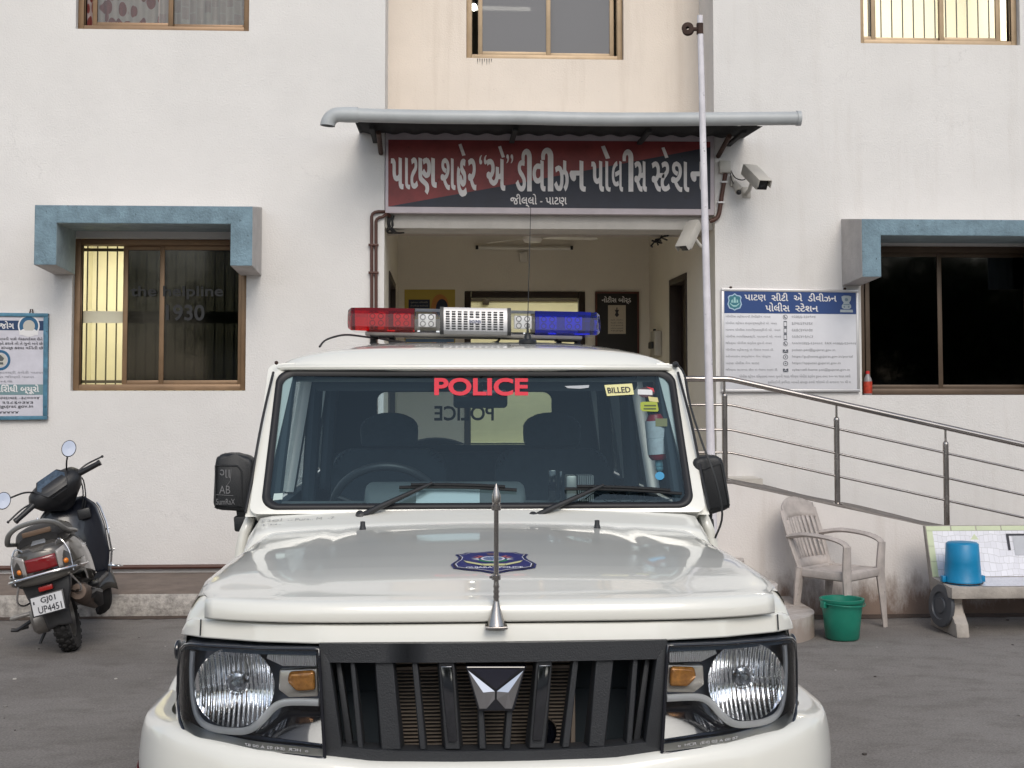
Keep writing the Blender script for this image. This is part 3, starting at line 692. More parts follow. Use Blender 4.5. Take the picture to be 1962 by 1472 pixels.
rows = [('પોલીસ સ્ટેશનનો ટેલીફોન નંબર', 625, '૦૨૭૬૬-૨૩૦૧૦૪', 1200), ('પોલીસ સ્ટેશન ઇન્ચાર્જશ્રીનો મો. નંબર', 705, '૬૩૫૯૬૨૫૩૬૪', 1160), ('નાયબ પોલીસ અધિક્ષકશ્રીનો મો. નંબર', 750, '૯૯૭૮૪૦૫૦૭૪', 1160),
        ('પોલીસ અધિક્ષકશ્રી, પાટણનો મો. નંબર', 758, '૯૯૭૮૪૦૬૦૮૩', 1160), ('જીલ્લા પોલીસ કંટ્રોલ રૂમનો નંબર', 640, '૧૦૦/૦૨૭૬૬-૨૩૦૫૦૨  FAX ૦૨૭૬૬-૨૩૦૧૦૪', 1710), ('પોલીસ સ્ટેશનનું ઇ-મેઇલ આઇ.ડી.', 665, 'polstn-pat@gujarat.gov.in', 1440),
        ('ઓનલાઇન કમ્પ્લેઇન વેબ પોર્ટલ', 625, 'https://gujhome.gujarat.gov.in/portal', 1660), ('પાટણ પોલીસ વેબ સાઇટ', 482, 'https://sppatan.gujarat.gov.in', 1505), ('જીલ્લા સાયબર સેલ ઇ-મેઇલ આઇ.ડી.', 715, 'cybercell-home-pat@gujarat.gov.in', 1620)]
for k, (a, xa, b, xb) in enumerate(rows):
    y = 455+k*84.5; btext(a, 60, y-22, xa, y+18); btext(b, 895, y-20, xb, y+20 if k > 4 else y+14)
btext('પોલીસ સ્ટેશન વિસ્તારમાં બનતા ગુનાની જાણ જીલ્લા પોલીસ કંટ્રોલ રૂમના નંબર ૧૦૦ પર જાણ કરવી', 230, 1190, 1630, 1238); btext('ફરિયાદીની ફરિયાદ બાબતે સંપર્ક કરવો જોઇએ તો સવારના ૧૦ થી ૫', 590, 1265, 1630, 1312)
g.out('body_text', M_('grey_print', (.30, .30, .315), .7), t, smooth=False)
g = G()
def ring(cx, cy, r0, r1, n=24, d=.029):
    for k in range(n):
        a, b = 2*math.pi*k/n, 2*math.pi*(k+1)/n
        g.poly([bp_(cx+r0*math.cos(a), cy+r0*math.sin(a), d), bp_(cx+r1*math.cos(a), cy+r1*math.sin(a), d), bp_(cx+r1*math.cos(b), cy+r1*math.sin(b), d), bp_(cx+r0*math.cos(b), cy+r0*math.sin(b), d)])
for cy in (455, 797): ring(812, cy, 25, 30); g.poly([bp_(x, y, .029) for x, y in ((795, cy-18), (806, cy-18), (808, cy), (826, cy+10), (824, cy+18), (800, cy+8))])
for cy in (966, 1050): ring(812, cy, 24, 31); ring(812, cy, 0, 9)
for cy in (545, 628, 712):
    for a, b, c, d in ((792, -38, 832, -26), (792, 26, 832, 40), (792, -26, 797, 26), (827, -26, 832, 26)): g.poly([bp_(a, cy+b, .029), bp_(c, cy+b, .029), bp_(c, cy+d, .029), bp_(a, cy+d, .029)])
for cy in (893, 1137):
    g.poly([bp_(x, cy+y, .029) for x, y in ((778, -22), (800, -22), (812, -4), (800, 0), (778, 20))]); g.poly([bp_(x, cy+y, .029) for x, y in ((846, -22), (826, -22), (814, -4), (826, 0), (846, 20))]); g.poly([bp_(x, cy+y, .029) for x, y in ((778, 22), (805, 4), (818, 4), (846, 22))])
g.out('icons', M_('icon_grey', (.10, .11, .13), .7), t, smooth=False)
g = G(); cx, cy = 174, 268
sh = [(0, -112), (30, -88), (68, -84), (88, -62), (78, -20), (92, 30), (70, 82), (22, 96), (0, 112)]; sh += [(-x, y) for x, y in sh[-2:0:-1]]
g.poly([bp_(cx+x, cy+y, .0295) for x, y in sh], 0); g.poly([bp_(cx+x*.84, cy+y*.86, .0300) for x, y in sh], 1)
for pts in ([(-60, 10), (-20, 42), (20, 42), (60, 10), (56, 28), (20, 60), (-20, 60), (-56, 28)], [(-10, -60), (10, -60), (16, 10), (-16, 10)], [(-42, -20), (-26, -36), (-22, 8), (-44, 8)], [(42, -20), (26, -36), (22, 8), (44, 8)]): g.poly([bp_(cx+x, cy+y, .0305) for x, y in pts], 2)
g.out('crest', [M_('crest_pale', (.38, .52, .66), .5), M_('crest_teal', (.03, .17, .22), .5), M_('crest_mint', (.32, .55, .55), .5)], t, smooth=False)
g = G(); cx, cy = 1590, 280
g.poly([bp_(cx+x, cy+y, .0295) for x, y in ((-62, -96), (-30, -108), (30, -108), (62, -96), (56, -50), (34, -14), (60, 22), (58, 52), (30, 66), (-30, 66), (-58, 52), (-60, 22), (-34, -14), (-56, -50))], 0); g.poly([bp_(cx+x, cy+y, .0295) for x, y in ((-78, 74), (78, 74), (82, 108), (-82, 108))], 0)
ringc = [(0, -55, 22), (-28, 38, 12), (28, 38, 12)]
for a, b, r in ringc: g.poly([bp_(cx+a+r*math.cos(k*.628), cy+b+r*math.sin(k*.628), .0300) for k in range(10)], 1)
g.poly([bp_(cx+x, cy+y, .03) for x, y in ((-40, 2), (40, 2), (40, 14), (-40, 14))], 1)
g.out('emblem', [M_('emblem_silver', (.40, .45, .47), .5), M_('emblem_shade', (.17, .24, .28), .5)], t, smooth=False)
g = G()
for x in (130, 1580): p = bp_(x, 82, .02); g.lathe([(.006, 0), (.010, .004), (.010, .02), (0.002, .022)], (p.x, YW-.001, p.z), (0, -1, 0), 10)
g.out('screw', m_rust, t)

# blue framed board at the left edge
t = thing('vigilance_board', 'white hand lettered board in a chipped blue wooden frame beside the left window', 'notice board', P(40, 700, YW))
q = [P(-130, 806, YW), P(93, 804, YW), P(94.5, 601, YW), P(-130, 598, YW)]
vm = lambda d: quadmap(*[V((p.x, YW-d, p.z)) for p in q])
def vb(x, y, d=.031):      # in the pixels of the enlarged photo
    px, py = x*110/736, 590+y*220/1472; f = vm(d)
    return f((px+130)/224.2, (805-py)/204)
g = G(); f0 = vm(.028); g.prism([f0(0, 0), f0(1, 0), f0(1, 1), f0(0, 1)], (0, .026, 0)); g.out('panel', M_('board_lilac_white', (.58, .57, .63), .5, var=.1, vs=9), t)
g = G(); f1 = vm(.040)
for a, b, c, d in ((0, 0, 1, .036), (0, .966, 1, 1), (.962, .036, 1, .966), (0, .036, .04, .966)): g.prism([f1(a, b), f1(c, b), f1(c, d), f1(a, d)], (0, .039, 0), bev=.003)
g.out('board_frame', M_('chipped_blue_paint', (.075, .205, .30), .6, var=.4, vs=14, speck=22), t)
g = G(); band = lambda x0, y0, x1, y1, mi, d=.0295: g.poly([vb(x0, y1, d), vb(x1, y1, d), vb(x1, y0, d), vb(x0, y0, d)], mi)
band(-800, 172, 575, 296, 0); band(-800, 988, 568, 1120, 1)
def vring(cx, cy, r0, r1, mi, d, a0=0, a1=360):
    n = 28
    for k in range(n):
        a, b = R(a0+(a1-a0)*k/n), R(a0+(a1-a0)*(k+1)/n)
        g.poly([vb(cx+r*math.cos(s), cy+r*math.sin(s), d) for s, r in ((a, r0), (a, r1), (b, r1), (b, r0))], mi)
vring(382, 238, 0, 140, 2, .0298); vring(382, 238, 72, 122, 3, .0301, 150, 390); vring(385, 240, 0, 76, 4, .0302); band(262, 298, 500, 355, 2, .0305)
vring(20, 678, 96, 130, 3, .0298, -180, 180); vring(20, 678, 0, 84, 4, .0298); g.poly([vb(x, y, .0305) for x, y in ((-30, 655), (20, 610), (70, 655), (50, 690), (-20, 690))], 5); g.poly([vb(x, y, .0305) for x, y in ((-30, 705), (55, 705), (60, 735), (-40, 735))], 5)
g.out('panel_print', [M_('print_navy', (.012, .04, .11), .5), M_('print_sage', (.16, .26, .28), .5), m_white, M_('print_blue', (.02, .11, .22), .5), M_('print_cream', (.50, .49, .44), .6), M_('print_dark', (.09, .10, .10), .6)], t, smooth=False)
g = G()
def vt(s, x0, y0, x1, y1, mi=0, off=0, d=.0315): letter(g, s, lambda u, v: vb(x0+(x1-x0)*u, y1+(y0-y1)*v, d), mi=mi, off=off)
vt('જોગ', 5, 180, 195, 278, 1, .02)
for s, y, x in (('(સરકારી કર્મચારી કે ખાનગી વ્યકિત) આપની પાસે ગેરકાયદેસર રીતે', 410, 560), ('લાંચ માગે અથવા અન્ય વ્યકિત મારફતે કરાવે તો તે ગુનો બને છે', 468, 560), ('એ.સી.બી.ની કચેરીનો તાત્કાલિક સંપર્ક કરવા વિનંતી છે', 524, 565)): vt(s, -760, y-28, x, y+24, 0, .01)
vt('લાંચ રૂશ્વત વિરોધી બ્યૂરો', -560, 990, 522, 1112, 1, .02)
for s, y, x in (('શાહીબાગ, ડફનાળા, અમદાવાદ -૩૮૦૦૦૪', 1158, 528), ('ફોન ૨૨૮૬૦૩૪૨, ૨૨૮૬૦૩૪૩', 1216, 445), ('astdir-acb-ahd @gujrat gov.in', 1270, 445), ('ટોલ ફ્રી ૧૦૬૪  ૪૪૪૪૪', 1342, 262)): vt(s, -560, y-26, x, y+24, 0, .01)
for s, y, x in (('પોલીસ ઇન્સ્પેકટરશ્રી કચેરી પાટણ', 836, 570), ('જુની કોર્ટ, પાટણ જીલ્લો પાટણ', 892, 455), ('ફોન નંબર', 948, 180)): vt(s, -400, y-22, x, y+20, 2)
g.out('lettering', [m_ink, m_white, M_('faded_ink', (.25, .25, .28), .7)], t, smooth=False)
g = G(); p = vb(410, 60, .02); g.tube([p+V((-.012, 0, -.01)), p+V((-.008, 0, .022)), p+V((.008, 0, .022)), p+V((.012, 0, -.01))], .005, 8); g.out('hanger', m_rust, t)

# ---------------------------------------------------------------- porch fittings
m_fan = M_('fan_ivory', (.80, .77, .71), .4)
t = thing('ceiling_fan', 'dusty ivory ceiling fan hanging in the entrance porch', 'fan', P(1020, 455, 12.4))
c = P(1020, 457, 12.4)
g = G(); g.lathe([(.006, -.045), (.075, -.035), (.095, -.005), (.085, .03), (.03, .05), (.025, .09)], c, n=24); g.out('motor', m_fan, t)
g = G(); g.tube([c+V((0, 0, .08)), (c.x, c.y, ZC)], .014, 10); g.lathe([(.03, -.07), (.055, 0)], (c.x, c.y, ZC-.004), n=16); g.out('rod', m_fan, t)
for a in (8, 128, 248):
    g = G(); d = V((math.cos(R(a)), math.sin(R(a)), 0)); n = V((-d.y, d.x, 0))
    g.prism([c+d*.08+n*.02, c+d*.2+n*.05, c+d*.60+n*.055, c+d*.62, c+d*.60-n*.055+V((0, 0, .012)), c+d*.2-n*.05+V((0, 0, .012)), c+d*.08-n*.02], (0, 0, .004)); g.out('blade', m_fan, t)
t = thing('tube_light', 'unlit tube light batten on the porch back wall above the doorway', 'lamp', P(1004, 476, YB))
a, b = P(910, 474.5, YB), P(1098, 477, YB)
g = G(); g.box(a.x, b.x, YB-.035, YB-.002, b.z-.018, a.z+.018, .004); g.out('batten', m_fan, t)
g = G(); g.tube([V((a.x+.03, YB-.05, a.z-.004)), V((b.x-.03, YB-.05, b.z-.004))], .0135, 12); g.out('tube', M_('frosted_tube', (.85, .83, .78), .3), t)
for x in (a.x+.02, b.x-.02): g = G(); g.box(x-.014, x+.014, YB-.066, YB-.0355, a.z-.024, a.z+.018, .004); g.out('holder', m_black, t)
t = thing('wall_fan', 'small unlit bracket box below the tube light in the porch', 'bracket', P(1003, 490, YB)); t.name = 'wall_bracket'
g = G(); p = P(1003, 492, YB); g.box(p.x-.04, p.x+.04, YB-.05, YB-.002, p.z-.06, p.z+.05, .008); g.tube([p+V((0, -.04, .04)), p+V((-.05, -.07, .03))], .008); g.out('box', m_fan, t)
# notice board
t = thing('black_notice_board', 'black notice board with a red brown frame at the back of the porch', 'notice board', P(1182, 620, YB))
p0, p1 = P(1142, 695, YB), P(1222, 561, YB)
g = G(); g.box(p0.x, p1.x, YB-.02, YB-.002, p0.z, p1.z, .003); g.out('panel', M_('black_board', (.018, .017, .017), .6), t)
g = G(); frame(g, p0.x-.01, p1.x+.01, p0.z-.01, p1.z+.01, YB-.028, .022, .024); g.out('board_frame', M_('red_brown_wood', (.10, .03, .022), .6), t)
g = G(); letter(g, 'નોટીસ બોર્ડ', on_plane(1153, 568, 1209, 583, YB-.023), off=.02); g.out('lettering', m_white, t, smooth=False)
g = G(); a = on_plane(1165, 585, 1199, 640, YB-.0225); g.poly([a(0, 0), a(1, 0), a(1, 1), a(0, 1)], 0)
b = on_plane(1165, 585, 1199, 640, YB-.0235); g.poly([b(.38, .84), b(.62, .84), b(.56, .74), b(.62, .66), b(.5, .58), b(.38, .66), b(.44, .74)], 1); g.poly([b(.47, .84), b(.53, .84), b(.53, .92), b(.47, .92)], 1)
for k, s in enumerate(('શ્રી ગણેશ', 'જાહેર નોટીસ', 'સર્વે મુલાકાતી', 'ઓળખ બતાવવી', 'પાટણ')): letter(g, s, lambda u, v: b(.15+.7*u, .46-.095*k+.05*v), mi=1)
g.out('notice_sheet', [M_('notice_paper', (.55, .49, .40), .8), m_ink], t, smooth=False)
# yellow poster
t = thing('yellow_poster', 'yellow and blue printed poster on the porch back wall left of the doorway', 'poster', P(820, 600, YB))
a = on_plane(775, 555, 872, 668, YB-.004); g = G(); g.prism([a(0, 0), a(1, 0), a(1, 1), a(0, 1)], (0, .003, 0)); g.out('sheet', M_('poster_yellow', (.50, .38, .075), .6), t, smooth=False)
b = on_plane(775, 555, 872, 668, YB-.0055); c_ = on_plane(775, 555, 872, 668, YB-.007); g = G()
g.poly([b(.08, .68), b(.50, .68), b(.50, .83), b(.08, .83)], 0)
g.poly([b(.50+.02, .70)]+[b(.70+.17*math.cos(R(k)), .72+.20*math.sin(R(k))) for k in range(150, -30, -15)]+[b(.93, .55), b(.55, .55)], 1)
g.poly([c_(.62+.12*math.cos(R(k))+.12, .68+.16*math.sin(R(k))) for k in range(0, 360, 20)], 0)
g.poly([b(.02, .02), b(.98, .02), b(.98, .16), b(.02, .16)], 2); g.poly([b(.02, .16), b(.98, .16), b(.98, .5), b(.02, .5)], 3)
for k, s in enumerate(('ગુજરાત નિવાસિત', 'દીવાળીપર્વ શાંતિ રાખો')): letter(g, s, lambda u, v: c_(.12+.34*u, .765-.06*k+.035*v), mi=3)
g.out('print', [M_('poster_navy', (.015, .025, .06), .6), M_('poster_orange', (.52, .22, .06), .6), M_('poster_blue', (.12, .22, .38), .6), M_('poster_pale', (.5, .5, .45), .6)], t, smooth=False)
# telephone box on the right porch wall
t = thing('wall_telephone', 'white wall box holding a dark telephone beside the porch door', 'telephone', P(1262, 655, YB))
g = G(); x = XR-.003; g.box(x-.07, x, 13.45, 13.72, zp(682, 13.6), zp(634, 13.6), .012); g.out('cabinet', m_cctv, t)
g = G(); g.box(x-.10, x-.071, 13.5, 13.68, zp(668, 13.6), zp(655, 13.6), .01); g.tube([V((x-.03, 13.7, zp(634, 13.6))), V((x-.03, 13.7, zp(629, 13.6)))], .015); g.out('handset', m_black, t)

# ---------------------------------------------------------------- conduits, junction box, cameras
t = thing('left_conduit', 'two brown conduit pipes rising beside the entrance with curved tops', 'conduit', P(714, 700, YW)); t.name = 'brown_conduit'
for k, px in enumerate((712, 720.5)):
    g = G(); y = YW-.022; a, b = P(px, 1085, y), P(px, 415+k*10, y); e = P(747, 408+k*2, y)
    pts = [V((a.x, y, .6)), V((b.x, y, b.z))]+[V((b.x+.055*(1-math.cos(R(s))), y, b.z+.04*math.sin(R(s)))) for s in (30, 60, 90)]+[V((e.x-.02, y+.03, e.z+.012)), V((e.x, y+.09, e.z-.02))]
    g.tube(pts, .0125, 10); g.out('conduit', m_brown, t)
g = G()
for py in (470, 523, 600): p = P(716, py, YW); g.box(p.x-.04, p.x+.04, YW-.038, YW-.002, p.z-.008, p.z+.008, .002)
g.out('clip', m_brown, t)
g = G(); p = P(747, 412, YW)
for k in range(6): x = p.x+random.uniform(-.02, .04); g.tube(smoothpath([V((x, YW+.05, p.z)), V((x+random.uniform(-.02, .02), YW+.06, p.z-.08)), V((x+random.uniform(-.03, .06), YW+.1, p.z-.13)), V((x+random.uniform(.0, .12), YW+.2, p.z-.12))], 4), .007, 6)
g.out('loose_wires', m_black, t)
t = thing('conduit', 'bent brown conduit with white clips below the grey junction box', 'conduit', P(1380, 380, YW)); t.name = 'brown_conduit'
y = YW-.022; g = G(); pts = [P(1390, 333, y), P(1383, 375, y), P(1378, 408, y), P(1372, 419, y), P(1360, 424, y)]; g.tube(smoothpath(pts, 4), .018, 10); g.out('conduit', m_brown, t)
g = G()
for px, py in ((1386, 350), (1380, 389)): p = P(px, py, YW); g.box(p.x-.028, p.x+.028, YW-.044, YW-.003, p.z-.007, p.z+.007, .002)
g.out('clip', m_white, t)
t = thing('junction_box', 'small grey junction box right of the entrance sign', 'electrical box', P(1387, 322, YW))
a, b = P(1376, 333, YW), P(1398, 310, YW); g = G(); g.box(a.x, b.x, YW-.055, YW-.002, a.z, b.z, .006); g.out('box', m_cctv, t); g = G(); g.box(a.x+.004, b.x-.004, YW-.060, YW-.0555, a.z+.004, b.z-.004, .002); g.out('lid', m_cctv, t)
g = G(); g.tube(smoothpath([P(1398, 322, YW-.03), P(1408, 340, YW-.1), P(1424, 345, YW-.2), P(1436, 336, YW-.25)], 5), .0045, 6); g.tube(smoothpath([P(1398, 326, YW-.03), P(1402, 345, YW-.06), P(1408, 356, YW-.06)], 5), .0045, 6); g.out('cable', m_black, t)
def box_camera(label, at, d, L, w, h, mount, t_name='security_camera'):
    d = V(d).normalized(); q = d.to_track_quat('-Y', 'Z').to_matrix().to_4x4(); M = Matrix.Translation(at) @ q
    t = thing(t_name, label, 'camera', at)
    g = G(); g.box(-w/2, w/2, -L/2+.02, L/2, -h/2, h/2, .014, M=M); g.out('housing', m_cctv, t)
    g = G(); g.box(-w/2-.006, w/2+.006, -L/2-.015, L/2*.8, h/2+.001, h/2+.007, .002, M=M)
    for s in (-1, 1): g.box(s*(w/2+.003)-.003, s*(w/2+.003)+.003, -L/2-.015, L/2*.6, -h*.1, h/2, .001, M=M)
    g.out('sunshield', m_cctv, t)
    g = G(); g.box(-w*.40, w*.40, -L/2+.012, -L/2+.0195, -h*.4, h*.4, .004, M=M); g.out('lens_window', M_('lens_glass', (.015, .015, .017), .1), t)
    g = G(); c = V(at)+(M.to_3x3() @ V((0, L*.1, -h/2-.004))); m = V(mount); g.tube([c, c.lerp(m, .5)+V((0, 0, -.02)), m], .016, 10); g.out('bracket', m_cctv, t)
    return t
p = P(1447, 340, YW-.30)
t = box_camera('ivory box camera with a dark lens window on the right wing wall', p, (.18, -.80, -.50), .34, .10, .095, P(1430, 372, YW-.01))
g = G(); q = P(1430, 368, YW); g.box(q.x-.035, q.x+.035, YW-.012, YW-.002, q.z-.05, q.z+.04, .003); g.out('wall_plate', m_cctv, t)
t = thing('dome_sensor', 'small ivory bullet camera tucked beside the box camera bracket', 'camera', P(1411, 365, YW)); t.name = 'security_camera'
q = P(1411, 356, YW-.07); g = G(); g.tube([q+V((0, .06, .03)), q+V((0, -.03, -.02)), q+V((.003, -.07, -.06))], [.024, .032, .030], 16); g.box(q.x-.04, q.x-.012, YW-.04, YW-.002, q.z-.0, q.z+.09, .005); g.out('body', m_cctv, t); g = G(); g.sphere(q+V((.003, -.072, -.063)), .022, 14); g.out('lens', m_black, t)
p = P(1322, 452, YW-.12)
box_camera('large ivory camera housing pointing down under the sign beam', p, (-.42, -.45, -.75), .29, .095, .085, P(1352, 476, YW-.03))
g = G()
for k in range(9):
    p = P(1300-k*5.5, 428+k*5, YW+.5); g.tube([p+V((random.uniform(-.05, .05), random.uniform(-.1, .1), random.uniform(-.03, .03))) for _ in range(4)], .008, 6)
put('loose_cables', g, m_black, 'tangle of dark loose cables at the top right corner of the porch', 'cables')
t = thing('red_bottle', 'clear bottle with a red label and red cap on the right window sill', 'bottle', P(1663, 757, YW))
p = P(1663, 757, YW+.03); p.z = H_RL[2]+.001
g = G(); g.lathe([(0.002, 0), (.03, 0), (.034, .01), (.034, .10), (.030, .13), (.014, .165), (.012, .18), (0.002, .18)], p, n=18); g.out('body', M_('clear_plastic', (.45, .42, .43), .2, trans=.4), t)
g = G(); g.lathe([(.0346, .012), (.0352, .02), (.0352, .10), (.0346, .108)], p, n=18); g.out('bottle_label', M_('red_label', (.50, .05, .022), .4, var=.5, vs=40), t)
g = G(); g.lathe([(.0135, .168), (.0155, .17), (.0155, .193), (0.002, .195)], p, n=14); g.out('cap', M_('red_cap', (.55, .03, .03), .4), t)
g = G(); z = zp(1087, YW-.03, 200); g.tube([V((-8, YW-.03, z)), V((-1.0, YW-.03, z))], .017, 8); put('wall_foot_pipe', g, m_brown, 'thin brown pipe running along the foot of the left wall', 'pipe')

# ---------------------------------------------------------------- chair, buckets, bench
def chair_part(g, pts, w0, w1, th, up): g.tube(pts, [w0+(w1-w0)*i/(len(pts)-1) for i in range(len(pts))], 8, flat=th, up=up)
m_chair = M_('dusty_cream_plastic', (.47, .42, .39), .6, var=.25, vs=9, speck=14)
cp = P(1606, 1165, 9.12); t = thing('plastic_chair', 'dusty cream plastic armchair standing before the ramp wall', 'chair', (cp.x, 9.10, 0), (0, 0, R(222))); t.scale = (.90, .90, 1)
g = G()
def seat(u, v): x = -.205+.41*u; y = -.20+.40*v; return V((x*(1.0+.06*v), y, .385-.018*math.sin(math.pi*u)*math.sin(math.pi*min(1, v*1.1))+.012*v-(.02 if v > .98 else 0)))
g.grid(seat, 14, 14); o = g.out('seat', m_chair, t, local=True, solid=.012)
g = G(); ybk = lambda z: -.20-.17*(z-.38)/.44
def bx(s, z): return s*(.205+.015*math.sin((z-.38)*6))
for s in (-1, 1): g.tube([(bx(s, .37+.04*k), ybk(.37+.04*k)-.02*0, .37+.04*k) for k in range(11)], [.024]*11, 8, flat=.5, up=(0, 1, 0))
def topband(u, v): x = -.215+.43*u; z = .70+.10*v+.05*math.sin(math.pi*u)*(.4+.6*v); return V((x, ybk(z)-.035*math.sin(math.pi*u), z))
g.grid(topband, 16, 4)
def lowband(u, v): x = -.205+.41*u; z = .38+.07*v; return V((x, ybk(z)-.03*math.sin(math.pi*u), z))
g.grid(lowband, 14, 2); g.out('backrest', m_chair, t, local=True, solid=.010)
for k in range(8):
    u = (k+.8)/8.6; g = G(); w = .035
    def sl_(a, b): x = -.205+.41*u+(a-.5)*w*(.9+.25*b); z = .44+.28*b; return V((x, ybk(z)-.033*math.sin(math.pi*u), z))
    g.grid(sl_, 2, 6); g.out('slat', m_chair, t, local=True, solid=.009)
for s in (-1, 1):
    g = G(); g.tube(smoothpath([(s*.215, ybk(.62)+.0, .60), (s*.245, -.12, .625), (s*.245, .08, .615), (s*.242, .20, .585), (s*.245, .225, .55)], 4), .036, 8, flat=.45, up=(0, 0, 1)); g.out('armrest', m_chair, t, local=True)
    g = G(); g.tube([(s*.245, .222, .57), (s*.235, .21, .38), (s*.245, .225, .18), (s*.25, .24, 0)], [.040, .048, .036, .024], 8, flat=.6, up=(0, 1, 0)); g.out('leg', m_chair, t, local=True)
    g = G(); g.tube([(s*.205, -.20, .40), (s*.215, -.215, .28), (s*.22, -.245, 0)], [.050, .042, .024], 8, flat=.65, up=(0, 1, 0)); g.out('leg', m_chair, t, local=True)
for s in (-1, 1): pass
g = G()
for x0, y0, x1, y1 in ((-.2, .205, .2, .205), (-.205, -.2, -.23, .2), (.205, -.2, .23, .2), (-.2, -.2, .2, -.2)):
    g.tube([(x0, y0, .368), (x1, y1, .368)], .024, 8, flat=1.3)
g.out('seat_rim', m_chair, t, local=True)

def bucket(label, at, r0, r1, h, col, inv=False):
    lip = .3 if inv else 1
    m = M_('bucket_plastic', col, .4, var=.12, vs=8, rv=.1)
    t = thing('bucket', label, 'bucket', at, (math.pi if inv else 0, 0, 0))
    if inv: t.location.z += h
    g = G(); g.lathe([(.002, .002), (r0-.012, .002), (r0, .012), (r0+(r1-r0)*.5, h*.5), (r1, h-.03), (r1+.004*lip, h-.028), (r1+.011*lip, h-.02), (r1+.012*lip, h-.002), (r1+.004*lip, h), (r1-.004, h-.004), (r1-.008, h-.03), (r0-.006, .014), (.002, .012)], n=40); g.out('tub', m, t, local=True, ang=50)
    for s in (-1, 1): g = G(); g.box(s*(r1+.012)-.012, s*(r1+.012)+.012, -.022, .022, h-.055, h-.014, .004); g.out('lug', m, t, local=True)
    return t, m
gb = P(1614, 1237, Z=0); gb = P(1614, 1225, Z=0)
t, m = bucket('open green plastic bucket on the ground in front of the chair', (gb.x, gb.y, 0), .106, .130, .262, (.012, .20, .135))
t.rotation_euler.z = R(20)
g = G(); g.tube([V((.142*math.cos(R(a)), .150*math.sin(R(a)) , .236+.004*math.sin(R(2*a))-.01*abs(math.sin(R(a))))) for a in range(180, 361, 10)], .0035, 8); g.out('handle', m, t, local=True)
ZSEAT = .318
bb_ = P(1845, 1128, 8.86)
t, m = bucket('upturned blue plastic bucket on the bench seat', (bb_.x, 8.86, ZSEAT), .105, .120, .275, (.002, .215, .43), True)
g = G(); g.tube([V((.125*math.cos(R(a)), .132*math.sin(R(a)), .262)) for a in range(0, 181, 10)], .004, 8); g.out('handle', m_black, t, local=True)

t = thing('mosaic_bench', 'concrete bench faced with broken white tile mosaic against the ramp', 'bench', (4.3, 9, 0))
XB0, XB1 = xp(1775, 9.1), xp(1775, 9.1)+1.75
def mosaic():
    m = M_('white_mosaic', (.66, .66, .71), .3); nt = m.node_tree; L = nt.links.new; b = nt.nodes['Principled BSDF']; tc = nt.nodes.new('ShaderNodeTexCoord')
    ob = tc.outputs['Object']
    nz = _n(nt, 'ShaderNodeTexNoise', Scale=6, Detail=3); L(ob, nz.inputs['Vector'])
    mv = _n(nt, 'ShaderNodeVectorMath', operation='MULTIPLY_ADD'); L(nz.outputs['Color'], mv.inputs[0]); mv.inputs[1].default_value = (.035, .035, .035); L(ob, mv.inputs[2])
    sp = _n(nt, 'ShaderNodeSeparateXYZ'); L(mv.outputs[0], sp.inputs[0]); ad = _n(nt, 'ShaderNodeMath', operation='SUBTRACT'); L(sp.outputs['Z'], ad.inputs[0]); L(sp.outputs['Y'], ad.inputs[1])
    c2 = _n(nt, 'ShaderNodeCombineXYZ'); L(sp.outputs['X'], c2.inputs['X']); L(ad.outputs[0], c2.inputs['Y'])
    bt = _n(nt, 'ShaderNodeTexBrick', Scale=1); bt.offset = .37; bt.squash = .8; bt.squash_frequency = 3; L(c2.outputs[0], bt.inputs['Vector'])
    for k, v in (('Brick Width', .040), ('Row Height', .029), ('Mortar Size', .0013), ('Mortar Smooth', .3)): bt.inputs[k].default_value = v
    bt.inputs['Color1'].default_value = (.60, .60, .65, 1); bt.inputs['Color2'].default_value = (.70, .70, .75, 1); bt.inputs['Mortar'].default_value = (.46, .46, .48, 1)
    L(bt.outputs['Color'], b.inputs['Base Color']); return m
ys0, ys1, yt = 8.70, 9.05, 9.17; ZTOP = .665
g = G(); prof = [(ys0, ZSEAT-.075), (ys0, ZSEAT), (ys1, ZSEAT+.012), (yt, ZTOP), (yt+.05, ZTOP), (ys1+.06, ZSEAT-.02), (ys1+.03, ZSEAT-.075)]
g.prism([(XB0, y, z) for y, z in prof], (XB1-XB0, 0, 0), bev=.006); g.out('bench_slab', m_bench, t)
xs0 = XB0+.06
def sk(y0, z0, y1, z1, d=.004): n = V((0, z1-z0, -(y1-y0))); n.normalize(); n = V((0, -n.y if n.y > 0 else n.y, abs(n.z))); return lambda u, v: V((XB0+(XB1-XB0)*u, y0+(y1-y0)*v, z0+(z1-z0)*v))+n*d
bk = sk(ys1, ZSEAT+.012, yt, ZTOP); st = sk(ys0+.02, ZSEAT, ys1, ZSEAT+.012)
g = G(); ew = .045/(XB1-XB0)
g.poly([bk(ew, .02), bk(1-ew, .02), bk(1-ew, .90), bk(ew, .90)]); g.poly([st(0.13, 0), st(1-ew, 0), st(1-ew, .985), st(0.03, .985)]); g.out('mosaic', mosaic(), t, smooth=False)
g = G(); bk2 = sk(ys1, ZSEAT+.012, yt, ZTOP, .0042)
for k in range(10): a, b = k/10+.002, (k+1)/10-.002; g.poly([bk2(a, .905), bk2(b, .905), bk2(b, .995), bk2(a, .995)])
for a, b in ((.002, ew), (1-ew, .998)):
    for k in range(3): g.poly([bk2(a, .02+k*.295), bk2(b, .02+k*.295), bk2(b, .02+(k+1)*.295-.006), bk2(a, .02+(k+1)*.295-.006)])
g.poly([bk2(.172, .73), bk2(.205, .73), bk2(.190, .84)])
g.out('border_tiles', M_('lime_tile', (.50, .56, .36), .35, var=.1), t, smooth=False)
